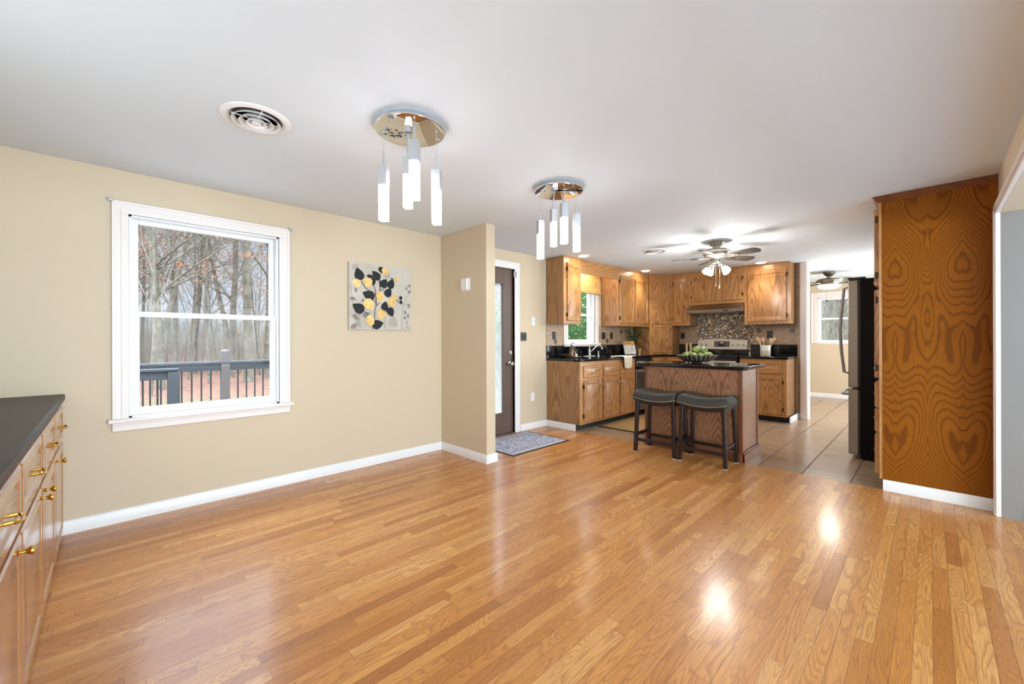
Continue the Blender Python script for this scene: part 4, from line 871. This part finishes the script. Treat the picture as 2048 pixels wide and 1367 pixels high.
# plant in vase
t = thing('potted_greenery', 'dark green leafy stems in a slim vase in the counter corner', 'plant', (.16, 4.12, Q)); mb = MB(); mb.lathe([(.035, 0), (.045, .04), (.04, .10), (.022, .14), (.026, .16)], 20); obj('vase', mb, Mat('smoky_vase', '#3c352f', .25).m, t)
rr = random.Random(5); mb = MB(); lf = MB(); tips = []
for k in range(16):
    a = rr.uniform(0, 2 * PI); sp = rr.uniform(.04, .20); hh = rr.uniform(.28, .46)
    p = [(0, 0, .12), (math.cos(a) * sp * .4, math.sin(a) * sp * .6, .12 + (hh - .12) * .55), (max(-.13, math.cos(a) * sp * .8), math.sin(a) * sp, hh)]
    mb.tube(p, .002, 5)
    for j in range(13):
        u = rr.uniform(.35, 1.05); c0 = Vector(p[0]).lerp(Vector(p[1]), min(1, u * 2)) if u < .5 else Vector(p[1]).lerp(Vector(p[2]), (u - .5) * 2)
        d1 = Vector((rr.uniform(-1, 1), rr.uniform(-1, 1), rr.uniform(-.2, .8))).normalized(); d2 = d1.cross(Vector((rr.uniform(-1, 1), rr.uniform(-1, 1), rr.uniform(-1, 1)))).normalized(); L = rr.uniform(.028, .05)
        q = [c0, c0 + d1 * L * .5 + d2 * L * .28, c0 + d1 * L, c0 + d1 * L * .5 - d2 * L * .28]
        if all(v.x > -.14 for v in q): lf.add([tuple(v) for v in q], [(0, 1, 2, 3)])
obj('stems', mb, Mat('plant_stem', '#3d4a26', .7).m, t)
m = Mat('dark_leaf', rough=.5); m.set('Base Color', m.ramp(m.noise(m.co(), 30, 1), ((.35, '#1f3018'), (.6, '#3c5a2a'), (.75, '#8a9a72')))); obj('leaves', lf, m.m, t, sharp=180)
t = thing('wooden_cup', 'small tapered wooden cup in front of the leafy stems', 'cup', (.30, 4.03, Q)); mb = MB(); mb.lathe([(.022, 0), (.024, .01), (.018, .03), (.032, .10), (.029, .10), (.014, .03), (1e-6, .025)], 20); obj('bowl', mb, Mat('light_wood', '#c99f6f', .5).m, t)
# towel draped over the counter edge
m = Mat('cotton_towel', rough=.95); m.set('Base Color', m.mix(m.ramp(m.noise(m.co(), 20, 2), ((.4, 0.0), (.6, 1.0))), '#e9e1d2', '#d9cbb2')); m.bump(m.noise(m.co(), 500, 2), .4, .001); M['towel'] = m.m
mb = MB(); NX, NY = 16, 22; vs = []; rr = random.Random(9)
for j in range(NY + 1):
    s_ = j / NY; 
    for i in range(NX + 1):
        u = i / NX; L = .16 + .20 * s_ * 1.0
        Ltot = .36; d_ = s_ * Ltot; fold = .006 * math.sin(u * 17 + s_ * 2) + .004 * math.sin(u * 31)
        wtap = .5 + (u - .5) * (1 - .42 * max(0, s_ - .3)); yv = 2.88 + .30 * wtap - .06 * max(0, .3 - s_) * 3
        if d_ < .17: vs.append((.632 - .17 + d_ + .012 * 0, yv, CZ + .006 + abs(fold) * .8))
        elif d_ < .195: a = (d_ - .17) / .025 * PI / 2; vs.append((.632 + .012 * math.sin(a), yv, CZ - .004 + .010 * math.cos(a) + abs(fold) * .5))
        else: vs.append((.648 + fold + .004, yv, CZ - .004 - (d_ - .195) * (1 + .12 * math.sin(u * 3))))
mb.add(vs, [(j * (NX + 1) + i, j * (NX + 1) + i + 1, (j + 1) * (NX + 1) + i + 1, (j + 1) * (NX + 1) + i) for j in range(NY) for i in range(NX)])
o = obj('dish_towel', mb, 'towel', sharp=180); so_ = o.modifiers.new('thick', 'SOLIDIFY'); so_.thickness = .004; so_.offset = 1; tag(o, 'cream dish towel draped over the counter edge in front of the sink', 'towel')
# wooden mills
wl = Mat('pale_mill_wood', '#d9b98c', .45).m
for k, (xx, nm) in enumerate(((.825, 'left one of the two pale wooden mills beside the range'), (.895, 'right one of the two pale wooden mills, nearer the range'))):
    t = thing('pepper_mill', nm, 'pepper mill', (xx, 4.80, Q), 0, 'wooden mills'); mb = MB(); mb.lathe([(.028, 0), (.028, .012), (.021, .03), (.017, .10), (.022, .15), (.020, .155)], 20); obj('body', mb, wl, t)
    mb = MB(); mb.lathe([(.019, .157), (.023, .165), (.022, .185), (.012, .195), (1e-6, .20)], 20); obj('cap', mb, wl, t)
# utensil crock
t = thing('utensil_crock', 'white and cream two-tone ceramic crock right of the range', 'crock', (2.10, 4.73, Q)); mb = MB(); mb.lathe([(.068, 0), (.072, .006), (.072, .085)], 32); obj('base_band', mb, Mat('cream_glaze', '#d8ccb4', .3).m, t)
mb = MB(); mb.lathe([(.0722, .085), (.0722, .168), (.068, .17), (.066, .165), (.066, .02), (1e-6, .015)], 32); obj('upper_body', mb, Mat('white_glaze', '#f0ebe2', .25).m, t)
US = [('spoon', (-.03, -.01), (-.10, .02), .30), ('spatula', (-.015, .01), (-.03, .01), .28), ('spatula', (.03, 0), (.07, 0), .27), ('spoon', (.04, .015), (.105, .01), .29), ('fork', (-.045, .02), (-.075, .03), .27)]
UL = ['wooden spoon leaning far left in the crock', 'flat wooden spatula standing upright near the middle of the crock', 'wooden spatula leaning slightly right in the crock', 'wooden spoon leaning far right in the crock', 'slim wooden fork leaning left behind in the crock']
for (kd, a, b, hh), lab in zip(US, UL):
    p0 = Vector((a[0] * .6, a[1] * .6, .022)); p1 = Vector((b[0], b[1], hh * .8)); dv = (p1 - p0).normalized()
    mb = MB(); mb.tube([p0, p1], [.005, .006], 8); t = None
    w2 = {'spoon': .022, 'spatula': .024, 'fork': .016}[kd]; sd = Vector((1, 0, 0)); n2 = dv.cross(sd).normalized(); sd = n2.cross(dv).normalized()
    prof = [(0, .006), (.015, w2 * .7), (.035, w2), (.055, w2 * (.95 if kd != 'spoon' else .75)), (.07, w2 * .9 if kd == 'spatula' else w2 * .3)]
    vs = []
    for (l, ww) in prof:
        for sg, nn in ((-1, -1), (1, -1), (1, 1), (-1, 1)): vs.append(tuple(p1 + dv * (l - .003) + sd * ww * sg + n2 * .003 * nn))
    fs = [(i * 4 + j, i * 4 + (j + 1) % 4, i * 4 + 4 + (j + 1) % 4, i * 4 + 4 + j) for i in range(4) for j in range(4)] + [(3, 2, 1, 0), (16, 17, 18, 19)]
    mb.add(vs, fs); o = obj('wooden_utensil', mb, wl, loc=(2.10, 4.73, Q), sharp=50); tag(o, lab, 'utensil', 'wooden utensils in the crock')
# bowl with artichokes
BX, BY, BZZ = 2.02, 2.19, IZ
t = thing('fruit_bowl', 'wide footed metal bowl of green fruit on the island', 'bowl', (BX, BY, BZZ + .001))
m = Mat('striped_bowl', rough=.3, metal=.6); x, y, z = m.xyz(m.co()); an = m.ma('ARCTAN2', y, x); st = m.ma('SINE', m.ma('ADD', m.ma('MULTIPLY', an, 26), m.ma('MULTIPLY', m.noise(m.co(), 25), 3))); m.set('Base Color', m.mix(m.ramp(st, ((.3, 0.0), (.7, 1.0))), '#5a4b40', '#c2b5a8')); M['bowl'] = m.m
mb = MB(); mb.lathe([(.055, 0), (.06, .004), (.05, .008), (.13, .014), (.19, .042), (.226, .084), (.230, .089), (.222, .089), (.186, .048), (.12, .022), (1e-6, .016)], 48); obj('bowl_body', mb, 'bowl', t)
m = Mat('green_fruit', rough=.5); n = m.noise(m.co(), 18, 3); m.set('Base Color', m.ramp(n, ((.35, '#46541c'), (.55, '#6f7c30'), (.75, '#a3a862')))); m.bump(m.noise(m.co(), 40, 2), .3, .003); M['fruit'] = m.m
def fruitmesh():
    mb = MB(); mb.lathe([(.006, -.052), (.022, -.047), (.038, -.028), (.045, 0), (.041, .022), (.028, .042), (.013, .054), (1e-6, .057)], 20); return mb
proto = None
FL = [(-.135, -.02, .098, 80, 160), (-.07, -.08, .092, 85, 20), (.0, -.095, .092, 80, 200), (.08, -.075, .096, 85, 330), (.14, .0, .098, 80, 60), (-.06, .07, .096, 70, 120), (.07, .08, .096, 75, 250), (.0, .0, .105, 85, 10), (-.012, -.02, .17, 82, 155), (.085, .01, .155, 78, 340), (-.02, .14, .10, 80, 90)]
FLB = ['green fruit at the left rim of the island bowl', 'green fruit low at the front left of the bowl', 'green fruit low at the front middle of the bowl', 'green fruit low at the front right of the bowl', 'green fruit at the right rim of the bowl', 'green fruit at the back left of the bowl', 'green fruit at the back right of the bowl', 'green fruit buried at the centre of the bowl', 'topmost green fruit of the pile in the island bowl', 'upper green fruit right of the topmost one', 'green fruit at the far rim of the bowl']
for (a, b, zz, tilt, az), lab in zip(FL, FLB):
    if proto is None:
        proto = thing('green_fruit', lab, 'fruit', (0, 0, 0), 0, 'green fruit in the island bowl'); obj('flesh', fruitmesh(), 'fruit', proto); q = MB(); q.tube([(0, 0, -.05), (.002, 0, -.064)], [.005, .004], 6); obj('stalk', q, 'hinge', proto); f_ = proto
    else: f_ = copy_tree(proto)
    f_['label'] = lab; f_.location = (BX + r0.x * a + fw.x * b, BY + r0.y * a + fw.y * b, BZZ + zz - .016); f_.rotation_euler = (R(tilt), 0, R(az))

# ================================================================ OUTSIDE
GZ = -.95
m = Mat('leafy_lawn', rough=.95); x, y, z = m.xyz(m.co()); n = m.noise(m.co(), .5, 3); n2 = m.noise(m.co(), 3.2, 6, .8)
lv = m.ramp(n2, ((.36, '#2c2016'), (.44, '#54392a'), (.52, '#7a5540'), (.58, '#3c2c1f'), (.66, '#8e6c52'))); gr = m.ramp(n2, ((.38, '#2f3f1c'), (.52, '#46522b'), (.64, '#5d4a33')))
dist = m.ma('ADD', m.ma('MULTIPLY', x, -1.0), m.ma('MULTIPLY', n, 7.0)); m.set('Base Color', m.mix(m.ramp(m.ma('DIVIDE', dist, 40.0), ((.40, 0.0), (.52, 1.0))), gr, lv)); M['lawn'] = m.m
mb = MB(); NX = 30; vs = []; fs = []
rr = random.Random(2)
for j in range(NX + 1):
    for i in range(NX + 1):
        X_ = -80 + 130 * i / NX; Y_ = -60 + 150 * j / NX; hgt = GZ + (.02 * max(0, -X_ - 26)) + (rr.uniform(-.1, .1) if X_ < -12 else 0)
        vs.append((X_, Y_, hgt))
for j in range(NX):
    for i in range(NX): a = j * (NX + 1) + i; fs.append((a, a + 1, a + NX + 2, a + NX + 1))
mb.add(vs, fs); o = obj('ground', mb, 'lawn', sharp=180); o['kind'] = 'structure'
mb = MB()
for k in range(26): mb.box(-3.6 + k * .1385, -5, -.16, -3.6 + k * .1385 + .133, 2.1, -.13)
M['deckw'] = Mat('weathered_deck', '#7d7a76', .8).m
struct('deck', mb, 'deckw')
# railing
dkm = Mat('charcoal_rail', '#2d3238', .6); M['rail'] = dkm.m; M['railpost'] = Mat('weathered_post', '#4d4744', .8).m; M['railblack'] = Mat('black_baluster', '#1e1f22', .5).m
def railing(label, x, ya, yb, ztop, posts, nb, cap=True):
    t = thing('deck_railing', label, 'railing', (x, ya, 0)); L = yb - ya
    mb = MB(); mb.box(-.06, 0, ztop - .03, .06, L, ztop); obj('cap_rail', mb, 'rail', t, bevel=.004)
    mb = MB(); mb.box(-.02, 0, ztop - .135, .02, L, ztop - .036); obj('top_rail', mb, 'rail', t, bevel=.003)
    mb = MB(); mb.box(-.02, 0, -.02, .02, L, .06); obj('bottom_rail', mb, 'rail', t, bevel=.003)
    for p, h, s_, mt in posts:
        mb = MB(); mb.box(-s_, p - s_, -.13, s_, p + s_, h - s_ * .7)
        mb.add([(-s_, p - s_, h - s_ * .7 + .001), (s_, p - s_, h - s_ * .7 + .001), (s_, p + s_, h - s_ * .7 + .001), (-s_, p + s_, h - s_ * .7 + .001), (0, p, h)], [(0, 1, 4), (1, 2, 4), (2, 3, 4), (3, 0, 4), (3, 2, 1, 0)]); obj('post', mb, mt, t, bevel=.003)
    for k in range(nb):
        yy = (k + .5) * L / nb
        if any(abs(yy - p[0]) < .07 for p in posts): continue
        mb = MB(); mb.tube([(0, yy, .06), (0, yy, ztop - .136)], .010, 8, caps=False); obj('baluster', mb, 'railblack', t)
    return t
railing('charcoal deck railing with black balusters and a capped post outside the large window', -3.5, -4.3, 2.0, .945, [(4.3 - 1.482, 1.13, .055, 'railpost'), (.05, 1.12, .055, 'railpost'), (6.2, 1.12, .055, 'railpost')], 56)
railing('nearer charcoal railing section ending at a square post at the left of the window view', -2.75, -4.4, -2.10, .905, [(2.25, .9, .06, 'rail')], 17)
# bare trees
bk = Mat('grey_bark', rough=.9); n = bk.noise(bk.co(), 3, 5, .7); bk.set('Base Color', bk.ramp(n, ((.3, '#4f4a40'), (.5, '#6c6659'), (.7, '#8a8476')))); M['bark'] = bk.m
lfm = Mat('dry_oak_leaf', '#9a5a34', .8).m
def tree(seed, h, r, lean=.04, leafy=0, fork=False):
    rr = random.Random(seed); mb = MB(); lf = MB()
    def branch(p, d, L, rad, lvl):
        n = {0: 9, 1: 6, 2: 4, 3: 3}[lvl]; pts = [p.copy()]; rads = [rad]; q = p.copy(); dd = d.copy()
        for i in range(n):
            dd = (dd + Vector((rr.uniform(-1, 1), rr.uniform(-1, 1), rr.uniform(-.3, .5))) * ({0: .05, 1: .16, 2: .22, 3: .3}[lvl])).normalized(); q = q + dd * (L / n); pts.append(q.copy()); rads.append(rad * (1 - (i + 1) / n * (.72 if lvl == 0 else .8)))
        mb.tube(pts, rads, {0: 9, 1: 5, 2: 4, 3: 3}[lvl], caps=False)
        if lvl < 3:
            for k in range({0: 20, 1: 7, 2: 4}[lvl]):
                u = rr.uniform(.22 if lvl == 0 else .25, .98); i = min(n - 1, int(u * n)); b0 = pts[i].lerp(pts[i + 1], u * n - i); a = rr.uniform(0, 2 * PI); base = (pts[i + 1] - pts[i]).normalized()
                side = base.orthogonal().normalized(); side.rotate(Matrix.Rotation(a, 3, base).to_quaternion() if False else Matrix.Rotation(a, 3, base)); el = rr.uniform(.5, 1.1)
                nd = (base * math.cos(el) + side * math.sin(el)).normalized(); branch(b0, nd, L * (rr.uniform(.22, .42) if lvl == 0 else rr.uniform(.35, .6)), max(rads[i] * rr.uniform(.25, .45), .006), lvl + 1)
        if leafy and lvl >= 2:
            for k in range(leafy if rr.random() < .10 else 0):
                c0 = pts[-1] + Vector((rr.uniform(-.2, .2), rr.uniform(-.2, .2), rr.uniform(-.2, .2))); d1 = Vector((rr.uniform(-1, 1), rr.uniform(-1, 1), rr.uniform(-1, 1))).normalized() * .06; d2 = d1.orthogonal().normalized() * .035
                lf.add([tuple(c0 - d1), tuple(c0 + d2), tuple(c0 + d1), tuple(c0 - d2)], [(0, 1, 2, 3)])
    branch(Vector((0, 0, -.3)), Vector((rr.uniform(-lean, lean), rr.uniform(-lean, lean), 1)).normalized(), h, r, 0)
    if fork: branch(Vector((0, 0, h * .08)), Vector((rr.uniform(-.22, .22), rr.uniform(-.22, .22), 1)).normalized(), h * .9, r * .7, 0)
    return mb, lf
protos = []
def tree_thing(i, seed, h, r, leafy, fork, lab):
    mb, lf = tree(seed, h, r, .06, leafy, fork); t = thing('bare_tree', lab, 'tree', (0, 0, -50), 0, 'bare trees in the woods'); obj('trunk', mb, 'bark', t, sharp=60)
    if lf.v: obj('leaves', lf, lfm, t, sharp=180)
    return t
KINDS = ['grey forked bare tree in the woods behind the deck', 'straight thick bare tree in the woods behind the deck', 'slender bare tree with dry orange leaves in the woods', 'thin young bare tree in the woods behind the deck', 'tall leaning bare tree in the woods behind the deck']
SP = [(11, 18, .17, 0, True), (12, 19, .20, 0, False), (13, 14, .08, 14, False), (14, 12, .05, 6, False), (16, 18, .10, 8, True)]
for i, (sd, h_, r_, lv_, fk) in enumerate(SP): protos.append(tree_thing(i, sd, h_, r_, lv_, fk, KINDS[i]))
def at_px(px, depth): p = CAM + (fw + r0 * (px - CXP) / F) * depth; return p.x, p.y
place = [(0, 322, 19), (1, 497, 22), (0, 462, 24), (4, 390, 27), (1, 352, 34), (1, 537, 24), (2, 300, 17), (2, 420, 21), (3, 376, 23), (3, 435, 29), (3, 520, 26), (2, 545, 19), (4, 285, 29), (3, 335, 33), (3, 405, 36), (1, 410, 44), (3, 480, 31), (2, 350, 25), (3, 290, 36)]
rr = random.Random(77)
for k in range(26): place.append((rr.choice([1, 2, 3, 3, 4, 0]), rr.choice([rr.uniform(60, 270), rr.uniform(560, 1010)]), rr.uniform(24, 48)))
for k in range(7): place.append((rr.choice([2, 3, 3, 3, 4]), rr.uniform(272, 560), rr.uniform(34, 60)))
for px, dp in ((1648, 19), (1664, 24), (1684, 21), (1672, 34), (1638, 30), (1695, 28), (1655, 40), (1710, 33), (1625, 38), (1678, 45), (1643, 26), (1690, 38)): place.append((rr.choice([1, 2, 3, 0]), px, dp))
used = set()
for (ki, px, dp) in place:
    x_, y_ = at_px(px, dp)
    if -2.5 < x_ < 12 and y_ < 12: continue
    pr = protos[ki]; t = pr if ki not in used else copy_tree(pr); used.add(ki)
    zz = GZ + .02 * max(0, -x_ - 26); sc_ = rr.uniform(.85, 1.2); t.location = (x_, y_, zz); t.rotation_euler = (0, 0, rr.uniform(0, 2 * PI)); t.scale = (sc_, sc_, sc_)
    if y_ > 12: t['label'] = KINDS[ki].replace('behind the deck', '').replace(' in the woods', '').strip() + ' outside the back room window'; t['group'] = 'bare trees outside the back room'
# thicket of thin stems and twigs
def thicket(label, pts, seed, hmin, hmax):
    rr = random.Random(seed); mb = MB()
    for (x_, y_) in pts:
        h_ = rr.uniform(hmin, hmax); zz = GZ + .02 * max(0, -x_ - 26); lx, ly = rr.uniform(-.25, .25), rr.uniform(-.25, .25); r_ = rr.uniform(.006, .022)
        p = [Vector((x_ + lx * u * h_ + rr.uniform(-.06, .06), y_ + ly * u * h_ + rr.uniform(-.06, .06), zz + u * h_)) for u in (0, .35, .7, 1)]; mb.tube(p, [r_, r_ * .8, r_ * .5, r_ * .2], 3, caps=False)
        for q in range(5):
            b0 = p[rr.choice((1, 2))].lerp(p[rr.choice((2, 3))], rr.random()); e_ = b0 + Vector((rr.uniform(-.7, .7), rr.uniform(-.7, .7), rr.uniform(.1, .8))); mb.tube([b0, b0.lerp(e_, .5) + Vector((0, 0, .06)), e_], [r_ * .45, r_ * .3, .002], 3, caps=False)
    o = obj('thicket', mb, 'twig', sharp=180); tag(o, label, 'undergrowth', kind='stuff'); return o
tw = Mat('twig_brown', rough=.9); tw.set('Base Color', tw.ramp(tw.noise(tw.co(), .7, 3), ((.35, '#6a6355'), (.5, '#7e7666'), (.65, '#918979')))); M['twig'] = tw.m
rr = random.Random(3)
thicket('tangle of thin grey-brown stems filling the edge of the woods', [at_px(rr.uniform(150, 620), rr.uniform(26, 52)) for _ in range(2600)], 4, 1.5, 4.6)
thicket('tangle of thin bare stems outside the back room window', [at_px(rr.uniform(1600, 1740), rr.uniform(20, 45)) for _ in range(700)], 5, 1.8, 6.0)
# leaf bush outside the sink window
def bush(label, cx, cy, rx, ry, zz, h_, n, seed, mat):
    rr = random.Random(seed); mb = MB()
    for k in range(n):
        a, b = rr.uniform(0, 2 * PI), rr.uniform(0, 1); u = rr.uniform(.75, 1.0); zc = b * h_; e = math.sin(PI * min(1, max(.12, b) * .94)) ** .5; c0 = Vector((cx + rx * u * e * math.cos(a), cy + ry * u * e * math.sin(a), zz + zc + rr.uniform(-.05, .05)))
        d1 = Vector((rr.uniform(-1, 1), rr.uniform(-1, 1), rr.uniform(-1, .6))).normalized(); d2 = d1.cross(Vector((rr.uniform(-1, 1), rr.uniform(-1, 1), rr.uniform(-1, 1)))).normalized(); L = rr.uniform(.05, .09)
        mb.add([tuple(c0 - d1 * L * .5), tuple(c0 + d2 * L * .3), tuple(c0 + d1 * L * .5), tuple(c0 - d2 * L * .3)], [(0, 1, 2, 3)])
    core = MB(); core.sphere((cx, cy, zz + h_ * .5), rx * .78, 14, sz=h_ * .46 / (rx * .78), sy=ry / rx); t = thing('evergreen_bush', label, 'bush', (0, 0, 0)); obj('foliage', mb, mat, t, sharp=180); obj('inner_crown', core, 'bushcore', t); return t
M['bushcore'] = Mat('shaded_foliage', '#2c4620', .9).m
bm_ = Mat('holly_leaf', rough=.45); bm_.set('Base Color', bm_.ramp(bm_.noise(bm_.co(), 9, 3), ((.35, '#264a1e'), (.5, '#447030'), (.65, '#7c9c5a')))); M['holly'] = bm_.m
bush('dense green bush right outside the kitchen sink window', -3.2, 7.1, 1.9, 2.2, GZ, 4.6, 15000, 8, 'holly')
bush('green bush farther along outside the entry door glass', -7.2, 6.6, 1.5, 1.5, GZ, 3.6, 6000, 9, 'holly')
